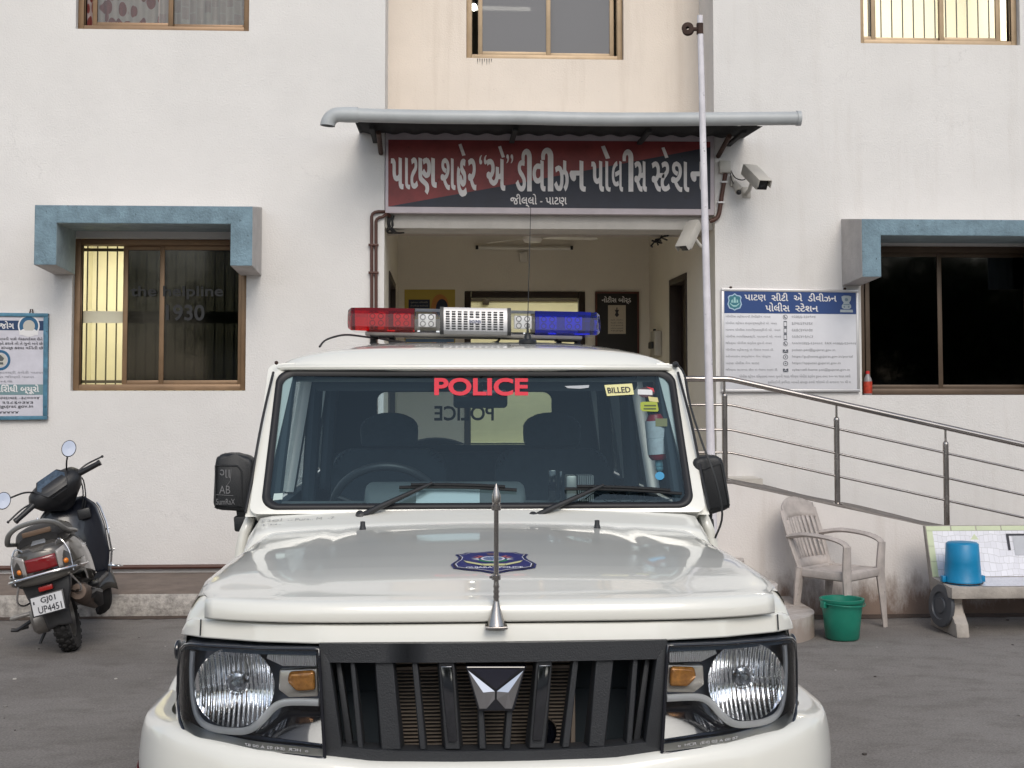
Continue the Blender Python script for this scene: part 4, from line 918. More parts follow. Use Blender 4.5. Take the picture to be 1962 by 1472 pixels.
g = G(); bk3 = sk(ys1, ZSEAT+.012, yt, ZTOP, .007); g.poly([bk3(.34, .42), bk3(.80, .42), bk3(.80, .80), bk3(.34, .80)], 0)
bk4 = sk(ys1, ZSEAT+.012, yt, ZTOP, .009)
for a, b, c, d in ((.315, .80, .80, .835), (.315, .52, .325, .80)): g.poly([bk4(a, b), bk4(c, b), bk4(c, d), bk4(a, d)], 1)
g.out('plaque', [M_('grey_plaque', (.48, .49, .52), .6, var=.1), m_ink], t, smooth=False)
for x in (XB0+.015, XB1-.14):
    g = G(); prof = [(8.66, 0), (9.14, 0), (9.12, .16), (ys1+.07, ZSEAT-.03), (ys1+.02, ZSEAT-.078), (8.76, ZSEAT-.078), (8.80, .20), (8.76, .14), (8.68, .09)]
    g.prism([(x, y, z) for y, z in prof], (.085, 0, 0), bev=.01); g.out('leg', m_bench, t)
# round lid leaning on the bench leg
lc = P(1808, 1163, 8.80); xl_ = XB0+.004
g = G(); prof = [(.002, .012), (.05, .012), (.055, .004), (.085, .004), (.09, .014), (.135, .010), (.142, 0), (.138, -.014), (.125, -.008), (.002, -.008)]
g.lathe(prof, (XB0-.012, 8.86, lc.z), (-.975, -.20, .08), 40); put('round_lid', g, M_('dark_grey_plastic', (.075, .08, .09), .45, var=.15), 'round dark grey plastic lid hanging against the bench leg', 'lid')
# ================================================================ scooter
m_sgrey = M_('scooter_grey_paint', (.085, .078, .070), .28, .35, coat=.6, var=.12, vs=6)
m_sblk = M_('scooter_black_plastic', (.018, .018, .020), .42, var=.2, rv=.08)
m_tyre = M_('tyre_rubber', (.018, .017, .017), .75, var=.4, vs=20, bump=.4, bs=60)
m_chrome = M_('chrome', (.72, .72, .73), .08, 1)
m_alu = M_('cast_aluminium', (.36, .34, .32), .45, .8, var=.3, vs=14)
m_redl = M_('red_lens', (.20, .008, .010), .12, coat=1)
m_seat = M_('seat_vinyl', (.014, .013, .013), .5, bump=.2)
m_mirror = M_('mirror_glass', (.85, .86, .88), .02, 1)
c0 = P(118, 1251, Z=0)
SC = thing('scooter', 'grey motor scooter leaning on its side stand before the left wall', 'scooter', (c0.x+.045, c0.y+.09, 0), (0, R(-14.5), R(6.5)))
def wheel(parent, M, r=.222, w=.046, knobs=True):
    g = G(); g.lathe([(r-.075, -w*.7), (r-.05, -w), (r-.018, -w*.98), (r-.004, -w*.6), (r, 0), (r-.004, w*.6), (r-.018, w*.98), (r-.05, w), (r-.075, w*.7)], (0, 0, 0), (1, 0, 0), 48, M=M)
    if knobs:
        n = 26
        for k in range(n):
            a = 2*math.pi*k/n
            for s, off in ((-1, 0), (1, .5)):
                R_ = Matrix.Rotation(a+off*2*math.pi/n, 4, 'X')
                g.box(s*.014-.013, s*.014+.013, -.015, .012, r-.006, r+.006, .003, M=M @ R_ @ Matrix.Rotation(s*.35, 4, 'Z'))
                g.box(-.010, .010, -.014, .014, -.013, .010, .003, M=M @ R_ @ Matrix.Translation((s*w*.80, 0, r-.012)) @ Matrix.Rotation(s*.55, 4, 'Y'))
    o = g.out('wheel', m_tyre, parent, local=True, ang=30)
    g = G(); g.lathe([(r-.078, -w*.75), (r-.085, -w*.3), (r-.085, w*.3), (r-.078, w*.75)], (0, 0, 0), (1, 0, 0), 40, M=M)
    g.lathe([(.001, -.035), (.04, -.035), (.05, -.02), (.05, .02), (.04, .035), (.001, .035)], (0, 0, 0), (1, 0, 0), 24, M=M)
    for k in range(5):
        a = 2*math.pi*k/5; g.tube([M @ V((0, .03*math.cos(a), .03*math.sin(a))), M @ V((0, (r-.08)*math.cos(a), (r-.08)*math.sin(a)))], .014, 8)
    g.out('rim', m_alu, o, local=True)
    return o
wheel(SC, Matrix.Translation((0, 0, .222)))
STEER = R(32)
MF = Matrix.Translation((0, 1.22, .222)) @ Matrix.Rotation(STEER, 4, 'Z')
wheel(SC, MF, knobs=False)
# rear body
tb = [(r[0], r[1]*1.07, r[2], r[3]) for r in [(-.305, .085, .555, .665), (-.285, .135, .525, .685), (-.24, .170, .50, .705), (-.15, .195, .48, .72), (-.02, .208, .455, .725), (.15, .205, .42, .705), (.32, .175, .38, .66), (.46, .13, .34, .60), (.52, .10, .31, .54)]]
def bsec(y): return [interp([(r[0], r[k]) for r in tb], y) for k in (1, 2, 3)]
def body(u, v):
    y = -.305+.825*v; w, zb, zt = bsec(y); a = math.pi*u; c, s = math.cos(a), math.sin(a)
    return V((w*(1 if c > 0 else -1)*abs(c)**.62, y-.015*(1-abs(c))*(1 if v < .03 else 0), zb+(zt-zb)*abs(s)**.72))
g = G(); g.grid(body, 28, 26)
w, zb, zt = bsec(-.305); g.poly([body(i/28, 0) for i in range(29)])
g.out('rear_body', m_sgrey, SC, local=True, ang=60)
g = G(); g.grid(lambda u, v: V(((-.5+u)*2*(.16+.02*v), -.20+.62*v, .44-.10*v+.0*u)), 4, 6); g.out('under_tray', m_sblk, SC, local=True)
# tail lamps
def tail(u0, u1, z0, z1, d):
    def f(u, v):
        x = u0+(u1-u0)*u; z = z0+(z1-z0)*v; y = -.318+.055*(abs(x)/.15)**2.2+.13*max(0, z-.60)-d
        return V((x, y, z))
    return f
g = G(); g.grid(tail(-.090, .090, .548, .628, .010), 14, 6); g.out('tail_lamp', m_redl, SC, local=True, solid=.02)
m_ind = M_('clear_lens', (.55, .52, .50), .08, coat=1, trans=.35)
for s in (-1, 1):
    g = G(); f = tail(0, 1, 0, 1, .008)
    def ind(u, v):
        x = s*(.095+.075*u); z = .535+(.105+.03*u)*v; return V((x, -.318+.062*(abs(x)/.15)**2.2+.10*max(0, z-.60)-.010, z))
    g.grid(ind, 8, 6); o = g.out('indicator', m_ind, SC, local=True, solid=.015)
    g = G(); g.sphere((s*.135, -.275, .565), .018, 10); g.out('bulb', M_('amber_bulb', (.75, .22, .03), .2), o, local=True)
g = G(); g.prism([(-.05, -.27, .686), (.05, -.27, .686), (.035, -.22, .722), (-.035, -.22, .722)], (0, .02, .004), bev=.003); g.out('tail_badge', M_('silver_paint', (.42, .43, .44), .3, .6), SC, local=True)
# seat, grab rail
def seat_(u, v):
    y = -.22+.72*v; w = interp([(0, .115), (.12, .15), (.5, .145), (.8, .12), (1, .08)], v); a = math.pi*u; c, s = math.cos(a), math.sin(a)
    zt = interp([(0, .755), (.12, .80), (.35, .805), (.5, .775), (.85, .765), (1, .72)], v); zb = .69-.05*v
    return V((w*(1 if c > 0 else -1)*abs(c)**.5, y, zb+(zt-zb)*abs(s)**.55))
g = G(); g.grid(seat_, 20, 22); g.poly([seat_(i/20, 0) for i in range(21)]); o = g.out('seat', m_seat, SC, local=True, ang=60)
g = G(); g.box(-.085, .085, -.226, -.200, .752, .783, .008, M=Matrix.Translation((0, 0, 0))); g.out('seat_patch', M_('tan_patch', (.20, .13, .085), .7), o, local=True)
g = G(); gp = [(-.165, .12, .70), (-.178, -.10, .725), (-.172, -.235, .745), (-.135, -.30, .80), (-.06, -.325, .832), (.06, -.325, .832), (.135, -.30, .80), (.172, -.235, .745), (.178, -.10, .725), (.165, .12, .70)]
g.tube(smoothpath(gp, 5), .0165, 10, flat=.8); g.out('grab_rail', M_('rail_silver', (.28, .28, .27), .38, .5), SC, local=True)
# tail skirt, plate, mudguard
g = G(); g.prism([(-.15, -.29, .52), (.15, -.29, .52), (.13, -.29, .41), (.095, -.31, .30), (-.095, -.31, .30), (-.13, -.29, .41)], (0, .05, 0), bev=.012); g.out('tail_skirt', m_sblk, SC, local=True)
def pl(d=0): return quadmap((-.102, -.345-d, .300), (.078, -.345-d, .300), (.078, -.325-d, .404), (-.102, -.325-d, .404))
g = G(); f = pl(); f2 = pl(.004); g.prism([f(-.05, -.08), f(1.05, -.08), f(1.05, 1.08), f(-.05, 1.08)], (0, .012, 0), bev=.004); o = g.out('number_plate', m_sblk, SC, local=True)
g = G(); g.prism([f2(0, 0), f2(1, 0), f2(1, 1), f2(0, 1)], (0, .004, 0)); o2 = g.out('plate_face', M_('plate_white', (.58, .585, .60), .4, var=.1), o, local=True)
g = G(); f3 = pl(.006); letter(g, 'GJ01', lambda u, v: f3(.30+.48*u, .52+.40*v), off=.02); letter(g, 'UP4451', lambda u, v: f3(.17+.76*u, .06+.38*v), off=.02); g.poly([f3(.05, .62), f3(.10, .62), f3(.10, .78), f3(.05, .78)]); g.out('plate_characters', m_ink, o, local=True, smooth=False)
g = G(); g.box(-.045, .035, -.332, -.28, .428, .456, .004); g.out('reflector', M_('red_reflector', (.32, .015, .012), .3), SC, local=True)
g = G()
def mud(u, v): x = (-.5+u)*2*(.085-.012*v); return V((x, -.285+.04*v+.05*abs(u-.5)**2*4, .335-.135*v-.02*abs(u-.5)*2*v))
g.grid(mud, 8, 8); g.out('mud_flap', M_('flap_plastic', (.05, .05, .052), .5, var=.2), SC, local=True, solid=.005)
# crash bar round the tail
g = G(); cb = [(-.215, -.02, .505), (-.225, -.17, .51), (-.20, -.29, .52), (-.12, -.35, .527), (0, -.365, .53), (.12, -.35, .527), (.20, -.29, .52), (.225, -.17, .51), (.215, -.02, .505)]
g.tube(smoothpath(cb, 5), .0085, 8)
for s in (-1, 1): g.tube(smoothpath([(s*.15, -.33, .49), (s*.185, -.29, .40), (s*.16, -.25, .365), (s*.10, -.22, .39), (s*.09, -.2, .45)], 5), .006, 8); g.tube(smoothpath([(s*.17, -.305, .50), (s*.168, -.29, .62), (s*.13, -.275, .70), (s*.09, -.26, .66), (s*.085, -.275, .55)], 5), .0055, 8)
g.out('crash_bar', m_chrome, SC, local=True)
def band_(u, v):
    x, y = smoothpath([V((p[0]*.97, p[1]+.012, p[2])) for p in cb], 3)[int(round(u*24))].xy[:]; return V((x, y, .528-.055*v+.02*(abs(x)/.2)**2))
g = G(); g.grid(band_, 24, 3); g.out('bumper_band', m_sgrey, SC, local=True, solid=.004)
# engine, exhaust, stand
g = G(); g.lathe([(.001, -.03), (.075, -.03), (.088, -.01), (.088, .05), (.07, .07), (.001, .07)], (-.115, .0, .235), (-1, 0, 0), 24); g.box(-.17, -.08, -.06, .42, .20, .30, .03); g.box(-.10, .10, .28, .62, .22, .42, .03); g.out('engine', m_alu, SC, local=True)
g = G(); g.tube([(.135, .34, .20), (.145, .16, .26), (.15, .05, .29), (.152, -.16, .345), (.152, -.22, .36)], [.03, .055, .062, .060, .045], 16); g.lathe([(.045, 0), (.047, .01), (.016, .014), (.014, -.02), (.001, -.02)], (.152, -.222, .36), (0, -1, .25), 16); g.out('exhaust', M_('rusty_exhaust', (.13, .095, .075), .6, .5, var=.5, vs=12), SC, local=True)
g = G(); g.tube([(.215, .05, .22), (.215, -.02, .30), (.20, -.10, .32), (.17, -.10, .30)], [.02, .045, .045, .03], 10, flat=.7); g.out('exhaust_guard', m_sblk, SC, local=True)
g = G(); g.tube([(-.13, .30, .20), (-.25, .24, .03), (-.29, .23, .012)], .010, 8); g.tube([(-.24, .10, .20), (-.31, .10, .20)], .012, 8); g.tube([(-.19, .03, .24), (-.30, .06, .20), (-.335, .06, .21)], .012, 8); g.out('side_stand', m_sblk, SC, local=True)
g = G(); g.box(-.33, -.20, .06, .14, .265, .285, .006); g.out('foot_step', m_alu, SC, local=True)
# floor board, leg shield, front
g = G(); g.box(-.17, .17, .48, .98, .285, .33, .02); g.out('floor_board', m_sblk, SC, local=True)
def shield(u, v):
    z = .31+.55*v; w = interp([(0, .17), (.25, .215), (.6, .225), (.85, .20), (1, .12)], v); x = (-1+2*u)*w
    return V((x, .955+.10*v+.09*(1-(2*u-1)**2)-.05*math.sin(v*3.1), z))
g = G(); g.grid(shield, 16, 16); g.out('leg_shield', M_('shield_blue_black', (.012, .014, .022), .3, coat=.5), SC, local=True, solid=.012)
g = G()
for s in (0, 1): g.tube([shield(s, k/16)+V(((s*2-1)*.014, -.01, 0)) for k in range(0, 15)], .0075, 8)
for s in (-1, 1):
    g.tube(smoothpath([(s*.19, .93, .36), (s*.255, .90, .34), (s*.265, .98, .33), (s*.20, 1.02, .34)], 5), .007, 8)
    for z in (.45, .60): g.box(s*.222-.022, s*.222+.022, .985, .995, z-.006, z+.006, .002)
g.out('leg_guard', m_chrome, SC, local=True)
g = G(); g.box(.055, .145, 1.01, 1.05, .70, .775, .012); g.out('key_panel', m_sblk, SC, local=True)
g = G(); g.box(-.10, .10, 1.10, 1.20, .42, .80, .04); g.out('front_panel', m_sgrey, SC, local=True)
def ffen(u, v):
    a = R(-20+205*v); x = (-.5+u)*2*.07; return MF @ V((x, .255*math.cos(a), .255*math.sin(a)-.03*(abs(u-.5)*2)**2))
g = G(); g.grid(ffen, 8, 20); g.out('front_mudguard', m_sgrey, SC, local=True, solid=.006)
# steering head
MH = Matrix.Translation((-.035, .98, .955)) @ Matrix.Rotation(R(13), 4, V((0, -.48, .88))) @ Matrix.Rotation(R(-15), 4, 'Y') @ Matrix.Rotation(R(34), 4, 'X')
HB = [(0, .05, .045), (.18, .10, .055), (.42, .165, .085), (.7, .20, .095), (.9, .175, .075), (1, .10, .03)]   # height, half width, half depth
def head(u, v):
    a = 2*math.pi*u; c, s = math.cos(a), math.sin(a); w = interp([(r[0], r[1]) for r in HB], v); d = interp([(r[0], r[2]) for r in HB], v)
    return MH @ V((w*(1 if c > 0 else -1)*abs(c)**.7, d*(1 if s > 0 else -1)*abs(s)**.8+.03*(v-.5), -.16+.235*v))
g = G(); g.grid(head, 32, 14); g.poly([head(i/32, 1) for i in range(32)]); g.out('handlebar_cover', m_sblk, SC, local=True, ang=60)
g = G(); q = [(-.075, -.085, .030), (.075, -.085, .030), (.125, -.01, .066), (.08, .055, .088), (-.08, .055, .088), (-.125, -.01, .066)]; g.prism([MH @ V(p) for p in q], MH.to_3x3() @ V((0, 0, .008)), bev=.003); g.prism([MH @ V(p) for p in ((-.06, -.095, .02), (.06, -.095, .02), (.02, -.082, -.09), (-.02, -.082, -.09))], MH.to_3x3() @ V((0, .03, 0)), bev=.004); o = g.out('cluster_surround', m_sblk, SC, local=True)
g = G(); g.prism([MH @ V((p[0]*.86, p[1]*.86+.002, p[2]+.009)) for p in q], MH.to_3x3() @ V((0, 0, .002))); g.out('cluster_glass', M_('instrument_glass', (.055, .085, .125), .12, var=.5, vs=40), o, local=True)
for s in (-1, 1):
    g = G(); g.tube([MH @ V((s*.14, -.01, .01)), MH @ V((s*.20, -.03, .012)), MH @ V((s*.325, -.07, .02))], [.022, .021, .0185], 12); g.tube([MH @ V((s*.318, -.068, .02)), MH @ V((s*.335, -.072, .021))], .021, 12); g.out('grip', m_sblk, SC, local=True)
    g = G(); g.tube(smoothpath([MH @ V((s*.18, .02, .0)), MH @ V((s*.26, .035, -.004)), MH @ V((s*.37, .0, 0))], 4), [.006]*9, 8); g.sphere(MH @ V((s*.372, .0, 0)), .010, 8); g.out('brake_lever', m_sblk, SC, local=True)
    g = G(); b0 = MH @ V((s*.13, .03, .06)); tip = SC.matrix_basis.inverted() @ (P(132, 860, 9.25) if s > 0 else P(6, 960, 9.0))
    g.tube(smoothpath([b0, b0.lerp(tip, .35)+V((0, 0, .015)), tip+V((0, .012, 0))], 6), .006, 8)
    n = (SC.matrix_basis.to_3x3().inverted() @ ((V((0, 0, CAMH))-(SC.matrix_basis @ tip)).normalized()+V((-.1, -.45, .95)).normalized())).normalized()
    g.lathe([(.001, .028), (.03, .022), (.052, .004), (.056, -.002), (.054, -.005)], (0, 0, 0), (0, 0, -1), 28, M=Matrix.Translation(tip) @ n.to_track_quat('Z', 'X').to_matrix().to_4x4() @ Matrix.Rotation(R(75), 4, 'Z') @ Matrix.Diagonal((.86, 1.18, 1, 1)))
    o = g.out('mirror', m_sblk, SC, local=True)
    g = G(); g.lathe([(.051, .004), (.001, .005)], (0, 0, 0), (0, 0, 1), 28, M=Matrix.Translation(tip) @ n.to_track_quat('Z', 'X').to_matrix().to_4x4() @ Matrix.Rotation(R(75), 4, 'Z') @ Matrix.Diagonal((.86, 1.18, 1, 1))); g.out('mirror_glass', m_mirror, o, local=True)
g = G(); g.tube(smoothpath([MH @ V((.16, .03, -.02)), MH @ V((.18, .02, -.09)), (.12, 1.05, .80), (.05, 1.08, .7)], 5), .005, 6); g.tube(smoothpath([MH @ V((.12, .03, -.03)), MH @ V((.16, .02, -.10)), (.10, 1.05, .80), (.03, 1.08, .7)], 5), .005, 6); g.out('cables', m_black, SC, local=True)
g = G(); letter(g, 'Activa', lambda u, v: (lambda y: V((bsec(y)[0]*.985+.004-.03*v*0, y, .60+.030*v)))(-.10+.12*u), off=.0); g.out('side_badge', m_chrome, SC, local=True, smooth=False)
# ================================================================ police jeep
m_car = M_('cream_white_paint', (.80, .79, .725), .28, coat=1, spec=.5, var=.018, vs=1.5)
m_plas = M_('textured_black_plastic', (.030, .032, .036), .48, bump=.25, bs=260, var=.12)
m_gloss = M_('gloss_black', (.006, .007, .012), .06, coat=1)
m_rub = M_('rubber_seal', (.010, .010, .012), .5)
m_int = M_('interior_trim', (.045, .062, .078), .7)  # blue lift in the colour stands in for sky reflected on the windscreen
m_dash = M_('dash_grey', (.15, .17, .17), .6, var=.1)
m_ws = glass('windscreen_glass', (.66, .78, .82), 1.60, refl=(.66, .88, 1))
m_sideg = glass('side_glass', (.74, .80, .80), 1.5)
m_quarter = glass('dark_side_glass', (.10, .12, .13), 1.5)
m_lens = glass('lamp_lens', (.93, .95, .97), 1.5)
m_bowl = M_('lamp_chrome', (.92, .93, .95), .12, 1)
def flute(m, sc):
    nt = m.node_tree; b = nt.nodes['Principled BSDF']; tc = nt.nodes.new('ShaderNodeTexCoord')
    w = _n(nt, 'ShaderNodeTexWave', Scale=sc, Distortion=1.6, Detail=1); w.bands_direction = 'X'; w.inputs['Detail Scale'].default_value = .6
    nt.links.new(tc.outputs['Object'], w.inputs[0]); bp = _n(nt, 'ShaderNodeBump', Strength=.9, Distance=.006); nt.links.new(w.outputs['Fac'], bp.inputs['Height']); nt.links.new(bp.outputs[0], b.inputs['Normal'])
m_rib = M_('ribbed_reflector', (.95, .95, .96), .25, .1, coat=1); flute(m_rib, 60)
XC = .129
CAR = thing('police_jeep', 'cream white police jeep with a red and blue light bar parked facing the camera', 'jeep', (XC, 5.2, 0))
def U(u, y, z): return V((XC+u, y, z))
def upx(px, Y): return P(px, HZ, Y).x-XC
NS = [(0, 3.205), (.41, 3.215), (.55, 3.245), (.70, 3.31), (.745, 3.36), (.765, 3.41), (.785, 3.50)]
def N(u): return interp(NS, abs(u))
# ---- bonnet
HP = [(4.32, 1.189), (4.2, 1.184), (3.95, 1.175), (3.7, 1.163), (3.55, 1.153), (3.45, 1.143), (3.36, 1.130), (3.29, 1.119), (3.245, 1.1155), (3.230, 1.111), (3.2225, 1.103), (3.218, 1.087)]
HW = [(3.27, .688), (3.34, .710), (3.6, .735), (3.9, .742), (4.32, .716)]
def hood_row(y, z, t):
    w = interp(HW, y); a = abs(t); fr = max(0, min(1, (3.5-y)/.2))
    lp = max(0, min(1, (3.285-y)/.05)); f2 = max(0, min(1, (4.0-y)/.74)); d = (.030*a**2*(1-f2*.95)+.05*max(0, (a-.90)/.10)**2*(1-f2*.85))*(1-lp)
    crease = -.006*max(0, 1-abs(a-.62)/.05)*(1-fr) if a < .7 else 0
    return U(w*t, y+.085*a**5*fr, z-d*(1 if y > 3.285 else 1)+crease*.6)
def hood_z(y): 
    return interp(sorted(HP), y)
def hood_pt(u, y, off=.003): p = hood_row(y, hood_z(y), u/interp(HW, y)); return V((p.x, p.y, p.z+off))
ysq = sorted({*[p[0] for p in HP], *[3.4+.08*k for k in range(12)]}, reverse=True); rows = [(y, hood_z(y)) for y in ysq if y > 3.2181]+[(3.218, 1.087), (3.2178, 1.071), (3.2195, 1.067)]
ts = [-1+2*k/60 for k in range(61)]
g = G(); vs = [hood_row(y, z, t) for y, z in rows for t in ts]; k = len(ts)
g.add(vs, [[j*k+i, j*k+i+1, (j+1)*k+i+1, (j+1)*k+i] for j in range(len(rows)-1) for i in range(k-1)]); g.out('bonnet', m_car, CAR, ang=42, solid=.010)
# ---- panel under the bonnet lip, fenders, cowl
g = G()
pr = [(1.0660, .06), (1.0650, .020), (1.0625, .0165), (1.045, .0125), (1.0255, .0085), (1.0225, .0105), (1.0215, .06)]
us = [-.762+1.524*i/80 for i in range(81)]
def pe(u): t = max(0, (abs(u)-.700)/.064); return math.sqrt(max(0, 1-min(1, t)**2))
vs = [U(u, N(u)+d, 1.008+(z-1.0115)*pe(u)) for z, d in pr for u in us]
k = 81
g.add(vs, [[j*k+i, j*k+i+1, (j+1)*k+i+1, (j+1)*k+i] for j in range(len(pr)-1) for i in range(k-1)]); g.out('front_panel', m_car, CAR, ang=30)
for s in (-1, 1):
    g = G(); u = s*.70; g.tube([U(u, N(u)+.0145, 1.061), U(u, N(u)+.007, 1.024)], .0018, 6); g.out('panel_seam', m_rub, CAR)
for s in (-1, 1):
    g = G()
    def fen(a, b):
        y = 3.40+1.06*b; w = interp(HW, y); yh = min(max(y, 3.23), 4.3); ze = hood_row(yh, hood_z(yh), 1).z-.004; f = interp([(3.40, .952), (3.5, .985), (3.62, 1)], y)
        pts = [(w-.03, ze), (w+.004, ze-.004), (w+.02, ze-.03), (.790*f, .97), (.803*f, .86), (.806*f, .70), (.806*f, .58)]
        x = a*6; i = min(5, int(x)); t = x-i; p, q = pts[i], pts[i+1]
        return U(s*max(w*.98 if a < .3 else 0, p[0]+(q[0]-p[0])*t), y, p[1]+(q[1]-p[1])*t)
    g.grid(fen, 24, 20); g.out('fender', m_car, CAR, ang=50)
    g = G(); g.sphere(U(s*.797, 3.56, .945), .03, 14, sc=(.35, .9, .9)); g.out('side_repeater', m_gloss, CAR)
    g = G()
    for wy in (3.98,):
        def flare(a, b):
            th = R(-12+204*b); rr, uu = interp([(0, .505), (.2, .497), (.45, .47), (.7, .435), (.85, .41), (1, .40)], a), interp([(0, .800), (.2, .822), (.45, .858), (.7, .882), (.85, .886), (1, .872)], a)
            return U(s*uu, wy-rr*math.cos(th), .36+rr*math.sin(th))
        g.grid(flare, 12, 36)
    g.out('wheel_arch', m_car, CAR, ang=60, solid=.01)
    for wy in (3.98, 6.62):
        g = G(); g.lathe([(.20, -.10), (.27, -.112), (.335, -.105), (.358, -.08), (.362, 0), (.358, .08), (.335, .105), (.27, .112), (.20, .10)], U(s*.70, wy, .362), (1, 0, 0), 48); o = g.out('wheel', m_tyre, CAR)
        g = G(); g.lathe([(.001, .06*s), (.06, .06*s), (.09, .03*s), (.17, .02*s), (.20, .09*s), (.205, .10*s), (.20, -.10*s), (.10, -.10*s), (.001, -.1*s)], U(s*.70, wy, .362), (1, 0, 0), 32); g.out('rim', m_alu, o)
g = G(); g.box(XC-.66, XC+.66, 3.47, 4.44, .50, 1.03, .02); g.box(XC-.76, XC+.76, 3.46, 4.44, .45, .86, .02); g.out('engine_bay', m_int, CAR)
def cowl(a, b):
    t = -1+2*a; y = 4.285+.125*b; z = interp([(0, 1.09), (.06, 1.177), (.12, 1.184), (.25, 1.192), (1, 1.222)], b)-.022*t*t-.06*max(0, (abs(t)-.93)/.07)**2; return U(.738*t, y, z)
g = G(); g.grid(cowl, 40, 16); g.box(XC-.705, XC+.705, 4.19, 4.44, 1.0, 1.130, .01); g.out('cowl', m_car, CAR, ang=50)
for s in (-1, 1):
    g = G()
    def corner(a, b):
        y = 3.222+.20*b; h = hood_row(y, hood_z(y), s); u = .66+.104*b
        o = U(s*u, N(u)+.035, 1.008+.053*pe(u)); i = V((h.x+s*.001, h.y+.004, h.z-.003)); m = i.lerp(o, .5)+V((s*.008, -.004, .012))
        return i*(1-a)**2+2*m*a*(1-a)+o*a*a
    g.grid(corner, 8, 14); g.out('corner_panel', m_car, CAR, ang=60)
# ---- bumper
BP = [(0, 3.168), (.25, 3.172), (.42, 3.185), (.60, 3.225), (.72, 3.285), (.80, 3.36), (.855, 3.46), (.882, 3.56), (.886, 3.68), (.884, 3.80)]
bpath = smoothpath([V((-u, y, 0)) for u, y in BP[::-1]]+[V((u, y, 0)) for u, y in BP[1:]], 5)
ZT_ = [(0, .742), (.28, .744), (.40, .757), (.60, .770), (.745, .784), (.80, .793), (.84, .790), (.89, .783)]
def bump(i, prof_d, z):
    p = bpath[i]; t = (bpath[min(i+1, len(bpath)-1)]-bpath[max(i-1, 0)]).normalized(); n = V((t.y, -t.x, 0))
    return V((XC+p.x+n.x*prof_d, p.y+n.y*prof_d, z))
bprof = [(-.07, .012, 1), (-.03, .010, 1), (-.010, .004, 1), (-.002, -.010, 1), (.004, -.035, 1), (.010, -.09, 1), (.010, .56, 0), (.0, .47, 0), (-.03, .42, 0), (-.1, .41, 0)]
n = len(bpath); vs = []
for d, z, rel in bprof:
    for i in range(n): zt = interp(ZT_, abs(bpath[i].x)); vs.append(bump(i, d, zt+z if rel else z))
g = G(); g.add(vs, [[j*n+i, j*n+i+1, (j+1)*n+i+1, (j+1)*n+i] for j in range(len(bprof)-1) for i in range(n-1)]); g.out('bumper', m_car, CAR, ang=60)
g = G(); m_st = M_('sticker_red', (.50, .03, .05), .5)
i0, i1 = 7, 21
def stk(a, z, d=.0125): 
    x = i0+(i1-i0)*a; i = int(x); return bump(i, d, z).lerp(bump(i+1, d, z), x-i)
g.grid(lambda a, b: stk(a, .60+.066*b), 10, 2, 0); letter(g, 'DIST.', lambda a, b: stk(.08+.84*a, .612+.048*b, .0145), mi=1, off=.03); g.out('bumper_sticker', [m_st, m_white], CAR)
# ---- grille
FY = 3.193; GZ = .0245
g = G()
def flat(pts, y, d, mi=0, bev=.004): g.prism([U(u, y+.018*(abs(u)/.41)**2, z+GZ) for u, z in pts], (0, d, 0), bev=bev, mi=mi)
N_ = 12; top = [(-.408+.816*i/N_, .998) for i in range(N_+1)]
for i in range(N_): flat([(top[i][0], .954), (top[i+1][0], .954), (top[i+1][0], .998), (top[i][0], .998)], FY, .06, bev=0)
for s in (-1, 1): flat([(s*.408, .998), (s*.382, .956), (s*.352, .752), (s*.395, .742)], FY-.001, .06, bev=.005)
bt = [(-.395, .742), (-.33, .728), (-.25, .721), (-.1, .717), (.1, .717), (.25, .721), (.33, .728), (.395, .742)]; bi = [(-.352, .762), (-.30, .757), (-.23, .752), (-.09, .750), (.09, .750), (.23, .752), (.30, .757), (.352, .762)]
for i in range(7): flat([bt[i], bt[i+1], bi[i+1], bi[i]], FY, .06, bev=0)
for s in (-1, 1): flat([(s*.372, .954), (s*.360, .954), (s*.330, .760), (s*.346, .758)], FY+.03, .04, bev=.003)
g.out('grille_frame', m_plas, CAR, ang=35)
def gu(px): return upx(px, 3.2)
slats = [(673, 681, 689, 700, 0), (721, 755, 734, 771, 1), (791, 801, 807, 819, 0), (842, 871, 855, 883, 2), (917, 926, 919, 932, 3), (973, 983, 966, 978, 3), (1028, 1058, 1014, 1043, 2), (1098, 1108, 1076, 1090, 0), (1142, 1175, 1127, 1157, 1), (1213, 1222, 1198, 1209, 0)]
for a, b, c, d, kind in slats:
    g = G(); a, b, c, d = map(gu, (a, b, c, d)); zt_, zb_ = (.862 if kind == 3 else .957)+GZ, .752+GZ; w = .004 if kind in (1, 2) else .0015
    f = [(a, zt_), (b, zt_), (d, zb_), (c, zb_)]; y0 = FY+.010; cu = lambda u: .018*(abs(u)/.41)**2
    outer = [U(u, y0+.045+cu(u), z) for u, z in ((a-w, zt_), (b+w, zt_), (d+w*2, zb_), (c-w*2, zb_))]; inner = [U(u, y0+cu(u), z) for u, z in f]
    g.add(inner+outer, [[0, 1, 2, 3], [0, 4, 5, 1], [1, 5, 6, 2], [2, 6, 7, 3], [3, 7, 4, 0], [7, 6, 5, 4]]); o = g.out('grille_slat', m_plas, CAR, ang=20, bev=.0025)
    if kind == 2:
        g = G(); e = .0045; A, B, C_, D_ = [U(u, y0-.008+cu(u), z) for u, z in ((a+e, zt_-.012), (b-e, zt_-.012), (d-e*1.6, zb_+.02), (c+e*1.6, zb_+.02))]
        g.prism([A, B, C_, D_], (0, .0075, 0), bev=.002); g.out('slat_insert', M_('dark_chrome', (.16, .165, .18), .10, 1), o)
g = G(); ra, rb = gu(757), gu(1106)
g.box(XC+ra, XC+rb, 3.40, 3.44, .70, .985, 0, 0)
